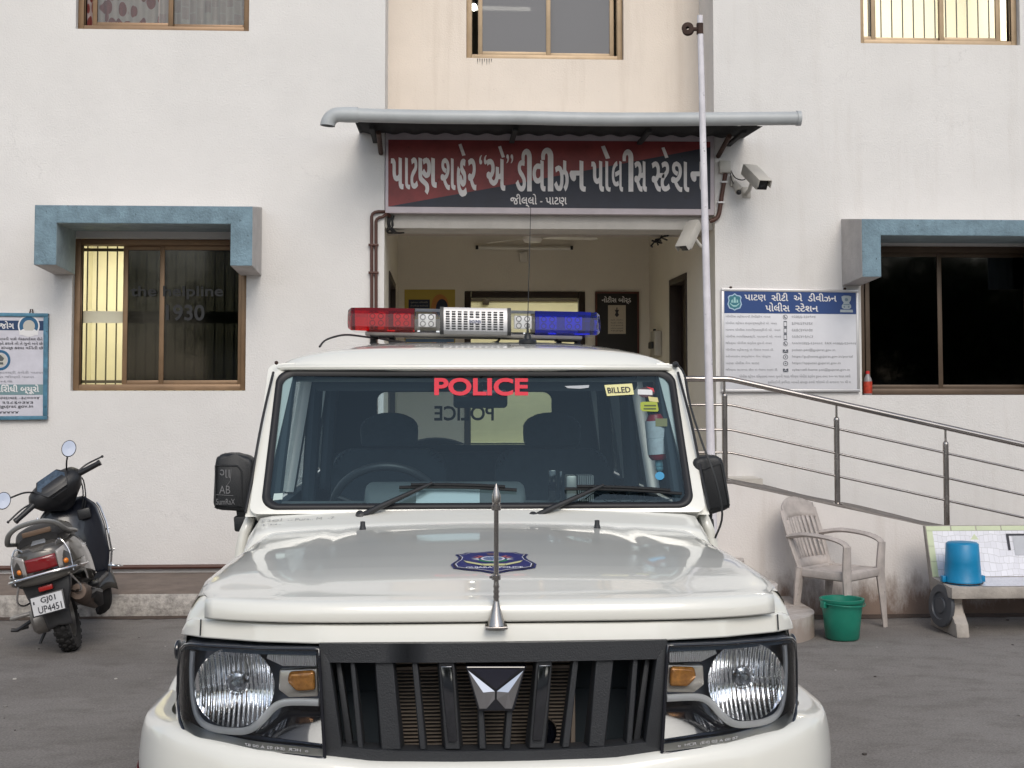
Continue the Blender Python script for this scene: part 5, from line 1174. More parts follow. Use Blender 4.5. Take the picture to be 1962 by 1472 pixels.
for k in range(23): z = .722+k*.0088; g.box(XC+ra+.002, XC+rb-.002, 3.393, 3.3995, z, z+.0026, 0, 1)
for k in range(4): z = .925+k*.0145; g.box(XC+ra-.01, XC+rb+.01, 3.375, 3.392, z, z+.0075, 0, 2)
g.box(XC+rb, XC+rb+.01, 3.37, 3.40, .72, .93, 0, 1)
g.out('radiator', [M_('fin_black', (.014, .011, .010), .7), M_('fin_metal', (.40, .33, .27), .5, .3), M_('bracket_tan', (.42, .34, .28), .6)], CAR)
g = G(); c = U(gu(1046), 3.34, 1.62-655/2600*3.34); g.lathe([(.001, .018), (.018, .018), (.02, .01), (.03, .012), (.033, .0), (.036, .004), (.038, -.01), (.034, -.03), (.001, -.03)], c, (0, -1, 0), 28); g.out('horn', m_gloss, CAR)
# maker's trapezoid badge: dark field with two bright facets
g = G(); e = lambda px, py, y: P(px, py, y)
yb = FY-.006
def bq(pts, y, mi): g.poly([P(px, py, y) for px, py in pts], mi)
out_ = [(892, 1277), (1008, 1277), (985, 1363), (916, 1363)]
g.prism([P(px, py, yb) for px, py in out_], (0, .05, 0), bev=.003, mi=0)
A, B, C_, D_ = (899, 1283), (1001, 1283), (950, 1325), (950, 1348)
def tri(pts, ys, mi): g.poly([P(px, py, yb-.002-y) for (px, py), y in zip(pts, ys)], mi)
tri([(903, 1282), (997, 1282), (950, 1321)], [.002, .002, .005], 1)
tri([(897, 1285), (948, 1325), (926, 1327)], [.001, .003, .012], 2); tri([(897, 1285), (926, 1327), (919, 1358)], [.001, .012, .001], 2); tri([(919, 1358), (926, 1327), (948, 1325), (948, 1340), (932, 1358)], [.001, .012, .003, .003, .001], 2)
tri([(1003, 1285), (974, 1327), (952, 1325)], [.001, .012, .003], 2); tri([(1003, 1285), (981, 1358), (974, 1327)], [.001, .001, .012], 2); tri([(981, 1358), (968, 1358), (952, 1340), (952, 1325), (974, 1327)], [.001, .001, .003, .003, .012], 2)
g.out('grille_badge', [m_gloss, M_('badge_dark', (.02, .02, .03), .08, coat=1), m_chrome], CAR, smooth=False, weld=False)
# ---- headlamps
m_back = M_('lamp_housing_silver', (.24, .27, .33), .22, .6)
ZTL = [(.40, 1.011), (.72, 1.004), (.748, .995), (.764, .968), (.772, .913)]; ZBL = [(.38, .760), (.60, .772), (.735, .787), (.762, .815), (.772, .855)]
def hl(s, a, v, d):
    u = .408+.362*a; z = interp(ZBL, u)+(interp(ZTL, u)-interp(ZBL, u))*v; u -= .016*(1-v)*(1-a); return U(s*u, N(u)-.012+d, z)
for s in (-1, 1):
    g = G(); g.grid(lambda a, v: hl(s, .01+.98*a, .012+.976*v, .10), 24, 14, 1)
    ol = [(i/24, 0) for i in range(25)]+[(1, j/10) for j in range(1, 11)]+[(1-i/24, 1) for i in range(1, 25)]+[(0, 1-j/10) for j in range(1, 10)]
    n = len(ol); vs = [hl(s, a, v, 0) for a, v in ol]+[hl(s, a, v, .101) for a, v in ol]
    g.add(vs, [[i, (i+1) % n, n+(i+1) % n, n+i] for i in range(n)], 1)
    g.tube([hl(s, a, v, -.001) for a, v in ol]+[hl(s, *ol[0], -.001)], .0042, 8)
    H = g.out('headlamp', [m_gloss, m_back], CAR, ang=50)
    g = G(); g.grid(lambda a, v: hl(s, a, v, 0), 24, 14); g.out('lens', m_lens, H, ang=60)
    cu_, cz = s*.613, .908; yr0 = N(.613)+.014
    def bowl(a, v):
        th = 2*math.pi*a; r = .094*v; x, z = r*math.cos(th), r*math.sin(th); d = .046*(1-v*v)
        fl = .0022*math.sin(x*2*math.pi/.0115+(.8 if z > 0 else 0)+z*14)*(1 if v > .28 else 0)
        return U(cu_+x+s*.0, yr0+d+fl, cz+z)
    g = G(); g.grid(bowl, 132, 34); g.out('reflector', m_bowl, H, ang=80)
    g = G(); g.lathe([(.001, -.012), (.012, -.010), (.016, 0), (.016, .04), (.022, .045)], U(cu_, yr0+.02, cz), (0, 1, 0), 20); g.lathe([(.024, .03), (.028, .026), (.032, .03), (.028, .034), (.024, .03)], U(cu_, yr0+.02, cz), (0, 1, 0), 24); g.out('bulb_cap', M_('bulb_cap_steel', (.35, .37, .40), .2, 1), H)
    def lz(px, py, d):      # photo pixel of the lamp on the left -> (half width, height) on the lamp's own curved depth
        Y = 3.35
        for _ in range(4): p = P(px, py, Y); u = abs(p.x-XC-.008); Y = N(u)+d
        return U(s*u, Y, p.z)
    g = G(); pth = [lz(x, y, .012) for x, y in ((376, 1247), (374, 1290), (377, 1340), (387, 1377), (410, 1394), (450, 1401), (482, 1399), (506, 1383), (529, 1358), (549, 1347), (580, 1345), (618, 1346))]
    g.tube(smoothpath(pth, 5), .0058, 10, flat=1.6, up=(0, 0, 1)); g.out('trim_strip', M_('bright_trim', (1, 1, 1), .25, .25, coat=1), H)
    g = G(); g.prism([lz(x, y, .010) for x, y in ((522, 1249), (612, 1246), (613, 1277), (548, 1277), (516, 1262))], (0, .03, 0), bev=.003); g.out('side_light', m_rib, H)
    g = G(); g.prism([lz(x, y, .045) for x, y in ((542, 1284), (614, 1281), (616, 1335), (560, 1337), (540, 1322))], (0, .03, 0), bev=.004); g.out('indicator_reflector', M_('amber_reflector', (.80, .74, .66), .2, .4), H)
    g = G(); g.prism([lz(x, y, .026) for x, y in ((560, 1288), (609, 1285), (611, 1324), (574, 1326), (556, 1308))], (0, .018, 0), bev=.008, seg=3); g.out('indicator_bulb', M_('amber_glass', (.85, .33, .06), .10, .3, coat=1, var=.5, vs=60), H)
    g = G(); A_ = [lz(x, y, .022) for x, y in ((535, 1362), (552, 1354), (618, 1354), (632, 1428), (520, 1412), (470, 1408))]; A_[0].y += .03; A_[1].y += .035; A_[2].y += .035; g.prism(A_, (0, .02, 0), bev=.003); g.out('lower_panel', m_gloss, H)
    g = G()
    for k in range(3): g.grid(lambda a, v: hl(s, .02+.95*a, .970-.019*k+.016*v, .010+.003*k), 24, 1)
    g.out('brow', M_('blue_grey_trim', (.10, .14, .19), .2, .3), H)
    g = G(); letter(g, 'o  HCR  (E4) 02 A 00 87', lambda a, v: hl(s, (.10+.40*a) if s < 0 else (.50-.40*a) if False else (.5-.40*a if s < 0 else .10+.40*a), .035+.035*v, -.0015)); g.out('lens_marking', M_('frosted_mark', (.5, .5, .52), .6), H, smooth=False)

# ---- windscreen
W0, W1 = V((0, 4.42, 1.223)), V((0, 4.725, 1.672))
wd = (W1-W0); wh = wd.length; wu = wd.normalized(); wnrm = V((1, 0, 0)).cross(wu).normalized()
if wnrm.y > 0: wnrm = -wnrm
def Wp(x, b, off=0.0): return V((XC+x, 0, 0))+W0+wu*b+wnrm*off        # metres across, metres up the glass
def WS(px, py, off=.002):
    d = P(px, py, 1.0)-V((0, 0, CAMH)); o = V((0, 0, CAMH)); p0 = W0+wnrm*off; t = (p0-o).dot(wnrm)/d.dot(wnrm); return o+d*t
def wso(g_, n=10):      # rounded outline, a little narrower at the top
    o = []
    for x, b in rrect(-.700+g_, .700-g_, g_, wh-g_, .052-g_*.5, n): o.append((x*(1-.018*b/wh), b))
    return o
def ringmesh(g, oa, ob, offa, offb):
    n = len(oa); g.add([Wp(x, b, offa) for x, b in oa]+[Wp(x, b, offb) for x, b in ob], [[i, (i+1) % n, n+(i+1) % n, n+i] for i in range(n)])
g = G(); oo = wso(.018); n = len(oo); vs = []
for k in range(6):
    f = k/5
    for x, b in oo: vs.append(Wp(x*(1-f*.98), b+(wh/2-b)*f*.98, 0))
g.add(vs, [[k*n+i, k*n+(i+1) % n, (k+1)*n+(i+1) % n, (k+1)*n+i] for k in range(5) for i in range(n)]+[list(range(5*n, 6*n))])
WSG = g.out('windscreen', m_ws, CAR)
g = G(); ringmesh(g, wso(-.003), wso(.001), .003, .010); ringmesh(g, wso(.001), wso(.012), .010, .010); ringmesh(g, wso(.012), wso(.022), .010, .001); g.out('windscreen_seal', m_rub, CAR, ang=60)
g = G(); fo = []
for x, b in rrect(-.738, .738, -.015, wh+.03, .03, 10): fo.append((x*(1-.022*b/wh), b))
ringmesh(g, wso(-.003), fo, .004, .0); fb = [(x, b) for x, b in fo]; n = len(fo)
g.add([Wp(x, b, 0) for x, b in fo]+[Wp(x*.985, b, -.06) for x, b in fo]+[Wp(x, b, -.06) for x, b in wso(.004)], [[k*n+i, k*n+(i+1) % n, (k+1)*n+(i+1) % n, (k+1)*n+i] for k in range(2) for i in range(n)])
g.out('windscreen_frame', m_car, CAR, ang=40)
# ---- cab sides, doors, roof
def su(z): return interp([(.45, .79), (.9, .80), (1.12, .785), (1.18, .765), (1.22, .742), (1.70, .678), (1.76, .66)], z)
def side(g, poly, s, th=.045, mi=0):
    n = len(poly); vs = [U(s*su(z), y, z) for y, z in poly]+[U(s*(su(z)-th), y, z) for y, z in poly]
    g.add(vs, [list(range(n)), list(range(n, 2*n))[::-1]]+[[i, (i+1) % n, n+(i+1) % n, n+i] for i in range(n)], mi)
for s in (-1, 1):
    g = G()
    side(g, [(4.43, 1.20), (4.50, 1.20), (4.80, 1.67), (4.74, 1.69)], s, .05); side(g, [(5.46, 1.2), (5.55, 1.2), (5.56, 1.66), (5.48, 1.66)], s); side(g, [(6.22, 1.2), (6.32, 1.2), (6.32, 1.66), (6.22, 1.66)], s); side(g, [(7.0, 1.2), (7.14, 1.2), (7.10, 1.66), (6.98, 1.66)], s)
    side(g, [(4.74, 1.66), (7.10, 1.66), (7.10, 1.70), (4.75, 1.70)], s)
    for a, b, z0 in ((6.32, 7.14, .55),):
        g.grid(lambda p, q: U(s*su(z0+(1.2-z0)*q), a+(b-a)*p, z0+(1.2-z0)*q), 4, 12)
    g.out('body_side', m_car, CAR, ang=40)
    for y0, y1 in ((4.47, 5.47), (5.48, 6.31)):
        g = G(); g.grid(lambda p, q: U(s*(su(.5+.70*q)+.002), y0+(y1-y0)*p, .5+.70*q), 4, 14); D = g.out('door', m_car, CAR, ang=50, solid=.03)
        g = G(); yh = y1-.14; g.box(XC+s*.81-.012, XC+s*.81+.012, yh-.07, yh+.07, 1.05, 1.085, .006); g.out('handle', m_plas, D)
        g = G(); f = .18 if y0 < 5 else 0; g.poly([U(s*(su(z)-.02), y, z) for y, z in ((y0+.06+f*.1, 1.2), (y1-.04, 1.2), (y1-.03, 1.66), (y0+.08+f*1.35, 1.66))]); g.out('door_glass', m_sideg, D, smooth=False)
    g = G(); g.poly([U(s*(su(z)-.02), y, z) for y, z in ((6.32, 1.2), (7.0, 1.2), (6.98, 1.66), (6.32, 1.66))]); g.out('quarter_glass', m_quarter, CAR, smooth=False)
RP = [(4.712, 1.672), (4.716, 1.690), (4.74, 1.715), (4.770, 1.742), (4.795, 1.752), (4.85, 1.758), (5.0, 1.772), (5.4, 1.795), (5.9, 1.808), (6.4, 1.806), (6.8, 1.792), (7.05, 1.770), (7.14, 1.745), (7.18, 1.70), (7.18, 1.675)]
def roof(a, row, dz=0, sc=1):
    y, zc = RP[row]; t = -1+2*a; t = math.copysign(abs(t)**.75, t) if abs(t) > 0 else 0; w = interp([(4.65, .700), (4.8, .694), (7.2, .68)], y)*sc
    zb = 1.672; h = zc-zb; e = 4.2; z = zb+h*(1-abs(t)**e)**(1/2.2)
    return U(w*t, y+.05*abs(t)**4*max(0, min(1, (4.9-y)/.2)), z+dz)
g = G(); vs = [roof(i/48, r) for r in range(len(RP)) for i in range(49)]
g.add(vs, [[r*49+i, r*49+i+1, (r+1)*49+i+1, (r+1)*49+i] for r in range(len(RP)-1) for i in range(48)]); g.out('roof', m_car, CAR, ang=50)
g = G(); vs = [roof(i/48, r, -.022, .985) for r in range(4, len(RP)-2) for i in range(49)]; nr = len(RP)-6
g.add(vs, [[r*49+i, r*49+i+1, (r+1)*49+i+1, (r+1)*49+i] for r in range(nr-1) for i in range(48)]); g.out('headliner', M_('headliner', (.09, .115, .14), .9), CAR)  # headliner carries the same painted blue sky reflection as the trim
g = G(); rl = [U(-.685, 7.15, 1.672), U(-.698, 6, 1.672), U(-.706, 4.85, 1.674), U(-.703, 4.75, 1.680), U(-.66, 4.712, 1.684), U(-.3, 4.704, 1.685), U(.3, 4.704, 1.685), U(.66, 4.712, 1.684), U(.703, 4.75, 1.680), U(.706, 4.85, 1.674), U(.698, 6, 1.672), U(.685, 7.15, 1.672)]
g.tube(rl, .010, 8); g.out('drip_rail', m_car, CAR)
for s in (-1, 1): g = G(); g.tube(smoothpath([U(s*.700, 4.70, 1.668), U(s*.722, 4.58, 1.50), U(s*.742, 4.47, 1.30), U(s*.752, 4.43, 1.215)], 5), .0045, 6); g.out('pillar_gutter', m_rub, CAR)
# rear end
def back(x, z): return U(x, 7.13-.05*max(0, z-1.2), z)
g = G(); oo = [back(x, z) for x, z in rrect(-.455, .455, 1.315, 1.59, .05, 6)]; ou = [back(x, z) for x, z in rrect(-.70, .70, .5, 1.69, .04, 6)]; n = len(oo)
g.add(oo+ou, [[i, (i+1) % n, n+(i+1) % n, n+i] for i in range(n)]); g.out('tailgate', m_car, CAR, solid=.03, smooth=False)
g = G(); g.add([p+V((0, -.04, 0)) for p in oo+ou], [[i, (i+1) % n, n+(i+1) % n, n+i] for i in range(n)]); g.out('tailgate_trim', m_int, CAR, smooth=False)
g = G(); g.poly(oo); RW = g.out('rear_glass', m_sideg, CAR, smooth=False)
g = G(); a, b = P(946, 806, 7.10), P(832, 778, 7.10); letter(g, 'POLICE', lambda u, v: V((a.x+(b.x-a.x)*u, 7.088, a.z+(b.z-a.z)*v)), off=.03); g.out('rear_lettering', m_ink, RW, smooth=False)
g = G(); c = U(-.15, 7.28, .985); g.lathe([(.20, -.10), (.27, -.108), (.335, -.10), (.358, -.08), (.362, 0), (.358, .08), (.335, .10), (.27, .108), (.20, .10), (.19, .02), (.001, .02)], c, (0, 1, 0), 48); g.out('spare_wheel', m_tyre, CAR)
# interior
g = G(); g.box(XC-.70, XC+.70, 4.52, 7.08, .55, .60)
for s in (-1, 1): g.box(min(XC+s*.70, XC+s*.735), max(XC+s*.70, XC+s*.735), 4.52, 7.08, .60, 1.19); g.tube([U(s*.655, 5.51, 1.15), U(s*.625, 5.51, 1.68)], .03, 8); g.tube([U(s*.65, 6.27, 1.15), U(s*.62, 6.27, 1.68)], .03, 8); g.tube([U(s*.672, 4.50, 1.19), U(s*.645, 4.76, 1.68)], .022, 8)
g.tube([U(-.68, 4.47, 1.20), U(.68, 4.47, 1.20)], .02, 8); g.out('cabin_trim', m_int, CAR)
g = G(); g.prism([U(-.69, y, z) for y, z in ((4.46, 1.195), (4.56, 1.222), (4.84, 1.216), (4.93, 1.17), (4.93, .9), (4.46, .9))], (1.38, 0, 0), bev=.015)
o = g.out('dashboard', m_dash, CAR)
g = G(); g.prism([U(upx(702, 4.8), y, z) for y, z in ((4.66, 1.20), (4.70, 1.262), (4.76, 1.283), (4.88, 1.280), (4.92, 1.20))], (upx(1004, 4.8)-upx(702, 4.8), 0, 0), bev=.022, seg=3); g.out('binnacle', m_dash, o)
tilt = V((0, .86, .5)).normalized(); c = U(-.322, 4.99, 1.165); e1 = V((1, 0, 0)); e2 = tilt.cross(e1)
g = G(); g.tube([c+.195*(math.cos(R(a))*e1+math.sin(R(a))*e2) for a in range(0, 361, 8)], .0155, 10)
for a in (90, 200, 340): g.tube([c-tilt*.03, c+.19*(math.cos(R(a))*e1+math.sin(R(a))*e2)], .017, 8, flat=.6)
g.lathe([(.001, .01), (.06, 0), (.07, -.03), (.03, -.06)], c, tilt, 20); g.tube([c, c-tilt*.4], .03, 10); g.out('steering_wheel', M_('wheel_rim_black', (.03, .032, .035), .4), CAR)
m_seatc = M_('seat_cloth', (.055, .072, .088), .85, var=.3, vs=10)  # seat colour also lifted to blue for the windscreen's sky reflection
for uc in (-.337, .337):
    g = G(); g.prism([U(uc+x, 5.60, z) for x, z in rrect(-.235, .235, .75, 1.36, .08, 5)], (0, .12, .0), bev=.03); g.box(XC+uc-.24, XC+uc+.24, 5.15, 5.66, .70, .86, .05); g.out('front_seat', m_seatc, CAR)
    g = G(); g.prism([U(uc+x, 5.60, z) for x, z in [(-.115, 1.37), (.115, 1.37), (.120, 1.45)]+[(.115*math.cos(R(a)), 1.455+.055*math.sin(R(a))) for a in range(15, 166, 15)]+[(-.120, 1.45)]], (0, .10, 0), bev=.02); g.out('headrest', m_seatc, CAR)
g = G(); g.prism([U(x, 6.45, z) for x, z in rrect(-.66, .66, .7, 1.305, .06, 4)], (0, .12, 0), bev=.03); g.out('rear_seat', m_seatc, CAR)
g = G(); a, b = P(868, 782, 4.86), P(972, 743, 4.86); g.prism([V((x, 4.84, z)) for x, z in rrect(a.x, b.x, a.z, b.z, .015, 4)], (0, .03, 0), bev=.006); m_ = (a+b)/2; g.tube([V((m_.x, 4.84, b.z-.02)), V((m_.x, 4.75, 1.69))], .008, 8); g.out('cabin_mirror', m_gloss, CAR)
for s in (-1, 1):
    g = G(); g.prism([U(s*.36+x, 4.78, z) for x, z in rrect(-.21, .21, 1.60, 1.675, .02, 4)], (0, .025, .02), bev=.006); g.out('sun_visor', M_('visor_grey', (.05, .055, .06), .8), CAR)
# ---- lettering and stickers on the glass
g = G(); q = quadmap(WS(832, 758), WS(1012, 758.5), WS(1012, 724.5), WS(832, 724)); letter(g, 'POLICE', q, 5.2, .052); g.out('glass_lettering', M_('signal_red', (.62, .022, .045), .5), WSG, smooth=False)
def sticker(pts, col, name='glass_sticker', text=None, tq=None, tm=None, extra=None, off=.002):
    g = G(); g.poly([WS(x, y, off) for x, y in pts], 0); ms = [M_('sticker', col, .5)]
    if text: letter(g, text, quadmap(*[WS(x, y, off+.0012) for x, y in tq]), 3.6, .03, mi=1)
    ms.append(tm or m_ink)
    if extra:
        for pts, c in extra: ms.append(M_('sticker_print', c, .5)); g.poly([WS(x, y, off+.0006) for x, y in pts], len(ms)-1)
    g.out(name, ms, WSG, smooth=False)
sticker([(1163, 759), (1215, 756), (1211, 735), (1158, 738)], (.70, .66, .32), text='BILLED', tq=[(1165, 754), (1209, 752), (1207, 741), (1163, 743)])
sticker([(1222+16*(1+math.cos(R(a)))-0, 752+10*math.sin(R(a))) for a in range(0, 360, 20)], (.05, .02, .03), extra=[([(1222, 746), (1250, 747), (1250, 757), (1222, 756)], (.62, .62, .62)), ([(1238, 741), (1252, 744), (1254, 752), (1246, 746)], (.55, .03, .05))])
sticker([(1227, 772), (1231, 770), (1259, 770), (1262, 786), (1260, 789), (1231, 788), (1227, 784)], (.30, .36, .035), extra=[([(1242, 760), (1260, 762), (1262, 771), (1244, 769)], (.55, .50, .22)), ([(1234, 776), (1257, 776), (1257, 779), (1234, 779)], (.06, .08, .02)), ([(1233, 782), (1257, 782), (1257, 785), (1233, 785)], (.06, .08, .02))])
sticker([(523, 959), (541, 957), (542, 945), (525, 946)], (.42, .52, .50)); sticker([(797, 964), (919, 965), (919, 938), (798, 937)], (.80, .88, .88), 'paper_slip', off=-.012)
sticker([(1252+9*math.cos(R(a))+12, 912+8*math.sin(R(a))) for a in range(0, 360, 24)], (.03, .25, .45)); sticker([(1082, 740), (1129, 738), (1128, 743), (1112, 745), (1088, 744)], (.40, .42, .44))
t = thing('fire_extinguisher', 'small white and red canister strapped inside the jeep windscreen pillar', 'fire extinguisher', U(.62, 4.83, 1.45)); 
a, b = P(1262, 882, 4.66), P(1254, 792, 4.66)
g = G(); ax = (b-a); g.lathe([(.001, 0), (.024, .002), (.034, .015), (.034, ax.length-.03), (.022, ax.length-.004), (.001, ax.length)], a, ax, 20); g.out('canister', M_('ext_red', (.40, .03, .04), .35), t)
g = G(); g.lathe([(.0362, .022), (.0362, ax.length*.46), (.0345, ax.length*.465), (.0345, ax.length*.475), (.0362, ax.length*.48), (.0362, ax.length-.025)], a, ax, 20); g.out('canister_label', M_('ext_label', (.80, .82, .84), .5, var=.15, vs=60), t)
g = G(); g.lathe([(.014, -.02), (.012, 0), (.001, 0)], a, ax, 12); g.sphere(a-ax.normalized()*.028, .014, 10); g.out('nozzle', M_('ext_nozzle', (.20, .42, .50), .4), t)
g = G(); m_ = a.lerp(b, .80); g.box(m_.x-.005, m_.x+.035, m_.y-.037, m_.y-.034, m_.z-.012, m_.z+.015); g.out('price_tag', M_('tag_yellow', (.50, .42, .18), .6), t, smooth=False)
t = thing('radio_unit', 'small silver finned radio unit on the jeep dashboard', 'radio', U(.3, 4.75, 1.225))
g = G(); a, b = P(1083, 933, 4.72), P(1136, 910, 4.72); g.box(a.x, a.x+(b.x-a.x)*.38, 4.68, 4.76, 1.224, b.z, .006); g.out('body', M_('radio_silver', (.42, .40, .36), .4, .5), t)
g = G()
for k in range(9): x = a.x+(b.x-a.x)*(.42+.065*k); g.box(x, x+.0035, 4.68, 4.76, 1.224, b.z, .0)
g.box(a.x+(b.x-a.x)*.38, b.x, 4.72, 4.765, 1.224, b.z-.01); g.out('heat_sink', M_('radio_fin', (.42, .42, .41), .4, .6), t)
g = G(); a = P(1058, 930, 4.74); g.box(a.x-.014, a.x+.014, 4.72, 4.75, 1.222, P(1058, 900, 4.74).z, .005); g.box(a.x+.024, a.x+.034, 4.72, 4.74, 1.222, P(1058, 903, 4.74).z, .002); g.out('microphone', m_gloss, t)
g = G()
for k in range(4): g.tube(smoothpath([WS(1120+k*22, 958, -.03), WS(1140+k*30, 945-k*3, -.035), WS(1165+k*25, 962, -.03), WS(1200+k*30, 955, -.03)], 5), .0018, 6)
g.out('loose_wires', m_black, t)
# ---- wipers, washer jets
for pv, el, b0, b1 in (((690, 990), (828, 926), (765, 934), (990, 939)), ((1021, 992), (1156, 930), (1083, 937), (1306, 946))):
    g = G(); a = WS(*pv, .012); b = WS(*el, .022); mid = WS(pv[0]+(el[0]-pv[0])*.25, pv[1]+(el[1]-pv[1])*.27, .03)
    g.tube([a, mid, mid.lerp(b, .6), b, WS((el[0]+b1[0]*.3+b0[0]*.7)/2, el[1]+4, .022)], [.014, .0135, .0105, .008, .006], 8, flat=.7); g.lathe([(.001, .02), (.013, .018), (.016, .0), (.018, -.03)], a, wnrm, 16); W_ = g.out('wiper', m_black, CAR)
    g = G(); pts = [WS(b0[0]+(b1[0]-b0[0])*k/10, b0[1]+(b1[1]-b0[1])*k/10-3*math.sin(math.pi*k/10), .010) for k in range(11)]; g.tube(pts, .0055, 6); g.tube([p+wnrm*.010+wu*.004 for p in pts[1:-1]], .005, 6)
    for k in (2, 4, 6, 8): g.tube([pts[k], pts[k]+wnrm*.010+wu*.004], .004, 6)
    g.out('wiper_blade', m_black, W_)
for px in (695, 1144):
    p = P(px, 1011, 4.24); p = hood_pt(p.x-XC, 4.24, 0); g = G(); g.lathe([(.011, 0), (.008, .012), (.0075, .024), (.001, .025)], p, n=12); g.out('washer_jet', m_plas, CAR)
# ---- door mirrors
m_mir = M_('mirror_black_plastic', (.013, .014, .016), .45, bump=.2, bs=260)
for pts, ins, br, nk, s in (([(416, 874), (428, 869), (450, 870), (478, 876), (486, 888), (490, 972), (472, 981), (416, 978), (407, 972), (411, 884)], [(413, 892), (455, 893), (463, 903), (464, 972), (413, 970)], [(447, 990), (489, 989), (488, 1010), (472, 1020), (449, 1019)], [(452, 978), (478, 978), (476, 992), (454, 992)], -1),
                       ([(1327, 882), (1345, 875), (1372, 873), (1382, 877), (1388, 886), (1401, 966), (1399, 976), (1360, 988), (1338, 986)], [(1347, 901), (1381, 889), (1397, 968), (1360, 977)], [(1338, 999), (1368, 994), (1370, 1022), (1358, 1027), (1343, 1022)], [(1342, 984), (1366, 984), (1364, 1000), (1342, 1000)], 1)):
    ym = 4.50; g = G(); g.prism([P(x, y, ym) for x, y in pts], (0, .11, 0), bev=.016, seg=3)
    gp = [P(x, y, ym-.0005) for x, y in ins]; g.tube(gp+[gp[0]], .0028, 6); Mi = g.out('door_mirror', m_mir, CAR, ang=45)
    g = G(); g.prism([P(x, y, ym+.03) for x, y in br], (0, .06, 0), bev=.006); g.prism([P(x, y, ym+.035) for x, y in nk], (0, .05, 0), bev=.004); c = P(sum(p[0] for p in br)/5, 1004, ym+.06); g.tube([c, U(s*.76, ym+.06, c.z)], .016, 8); g.out('mirror_bracket', m_mir, Mi)
    g = G(); g.prism([P(x*.9+.1*(448 if s < 0 else 1365), y*.9+.1*928, ym+.112) for x, y in pts], (0, .003, 0)); g.out('mirror_glass', m_mirror, Mi, smooth=False)
    if s < 0:
        g = G(); tq = lambda x0, y0, x1, y1: quadmap(P(x0, y1, ym-.003), P(x1, y1, ym-.003), P(x1, y0, ym-.003), P(x0, y0, ym-.003))
        letter(g, 'SumRaX', tq(414, 956, 450, 967), off=0); letter(g, 'AB', tq(420, 931, 441, 946)); letter(g, 'ગા', tq(421, 900, 442, 916))
        for a, b in (((443, 898), (441, 922)), ((441, 922), (434, 931)), ((414, 948), (447, 950))): g.tube([P(*a, ym-.002), P(*b, ym-.002)], .0009, 5)
        g.out('chalk_scribble', M_('chalk', (.17, .17, .175), .9), Mi, smooth=False)
g = G(); cw = lambda x0, y0, x1, y1: (lambda u, v: (lambda p: V((p.x, p.y-.001, p.z+.002)))(cowl((P(x0+(x1-x0)*u, 1000, 4.36).x-XC)/.738/2+.5, .35+.55*(v*(y1-y0)+1015-y1)/40)))
letter(g, 'Gol ..', cw(500, 983, 560, 994)); letter(g, 'Purs.. M  -7', cw(565, 986, 640, 997)); letter(g, 'Tu.', cw(497, 1003, 540, 1010)); g.out('pen_scribble', M_('faint_pen', (.42, .42, .40), .7), CAR, smooth=False)
# ---- bonnet emblem
g = G(); uc, hw_ = .0125, .112
def hood_at(py):
    a, b = 3.3, 4.25
    for _ in range(30):
        m = (a+b)/2
        if proj(hood_pt(0, m))[1] > py: a = m
        else: b = m
    return a
y0, y1 = hood_at(1099), hood_at(1056)
def em(s_, t, off=.003): return hood_pt(uc+hw_*s_, y0+(y1-y0)*t, off)
half = [(0, 1.0), (.33, .93), (.6, .93), (.71, .86), (.885, .83), (.80, .71), (.83, .58), (.93, .46), (1.0, .36), (.945, .22), (.67, .15), (.33, .10), (0, 0)]
sh = half+[(-x, y) for x, y in half[-2:0:-1]]
def shp(k, off, mi): g.add([em(0, .5, off)]+[em(x*k, .5+(y-.5)*k, off) for x, y in sh], [[0, i+1, (i+1) % len(sh)+1] for i in range(len(sh))], mi)
shp(1, .0025, 0); shp(.955, .0030, 1); shp(.90, .0034, 2); shp(.875, .0038, 0)
def er(r0, r1, mi, off=.0046, c=(0, .58), a0=0, a1=360, n=24, ky=.40):
    for k in range(n):
        a, b = R(a0+(a1-a0)*k/n), R(a0+(a1-a0)*(k+1)/n); g.poly([em(c[0]+r*math.cos(x), c[1]+r*ky*math.sin(x), off) for x, r in ((a, r0), (a, r1), (b, r1), (b, r0))], mi)
er(0, .285, 3); er(.235, .29, 2, .0050); 
for k in range(12): a = R(k*30+15); g.poly([em(.02*math.cos(a+1.5), .58+.008*math.sin(a+1.5), .0050), em(.22*math.cos(a-.06), .58+.088*math.sin(a-.06), .0050), em(.22*math.cos(a+.06), .58+.088*math.sin(a+.06), .0050)], 1)
er(.30, .40, 5, .0044, a0=195, a1=345)
for s_ in (-1, 1):
    for k in range(4): a = R(90-s_*(38+k*20)); g.poly([em(.33*math.cos(a), .58+.14*math.sin(a), .0046), em(.52*math.cos(a-.14*s_), .60+.20*math.sin(a-.14*s_), .0046), em(.36*math.cos(a-.28*s_), .58+.14*math.sin(a-.28*s_), .0046)], 4 if k < 2 else 2)
    g.poly([em(s_*x, y, .0050) for x, y in ((.28, .35), (.70, .50), (.62, .40), (.26, .27))], 6)
g.poly([em(x, y, .0054) for x, y in ((-.28, .34), (.28, .34), (.24, .26), (-.24, .26))], 6); g.poly([em(x, y, .0046) for x, y in ((-.13, .85), (.13, .85), (.10, .76), (-.10, .76))], 7)
letter(g, 'GUJARAT POLICE', lambda u, v: em(-.66+1.32*u, .165+.075*v, .0046), mi=2, off=.04)
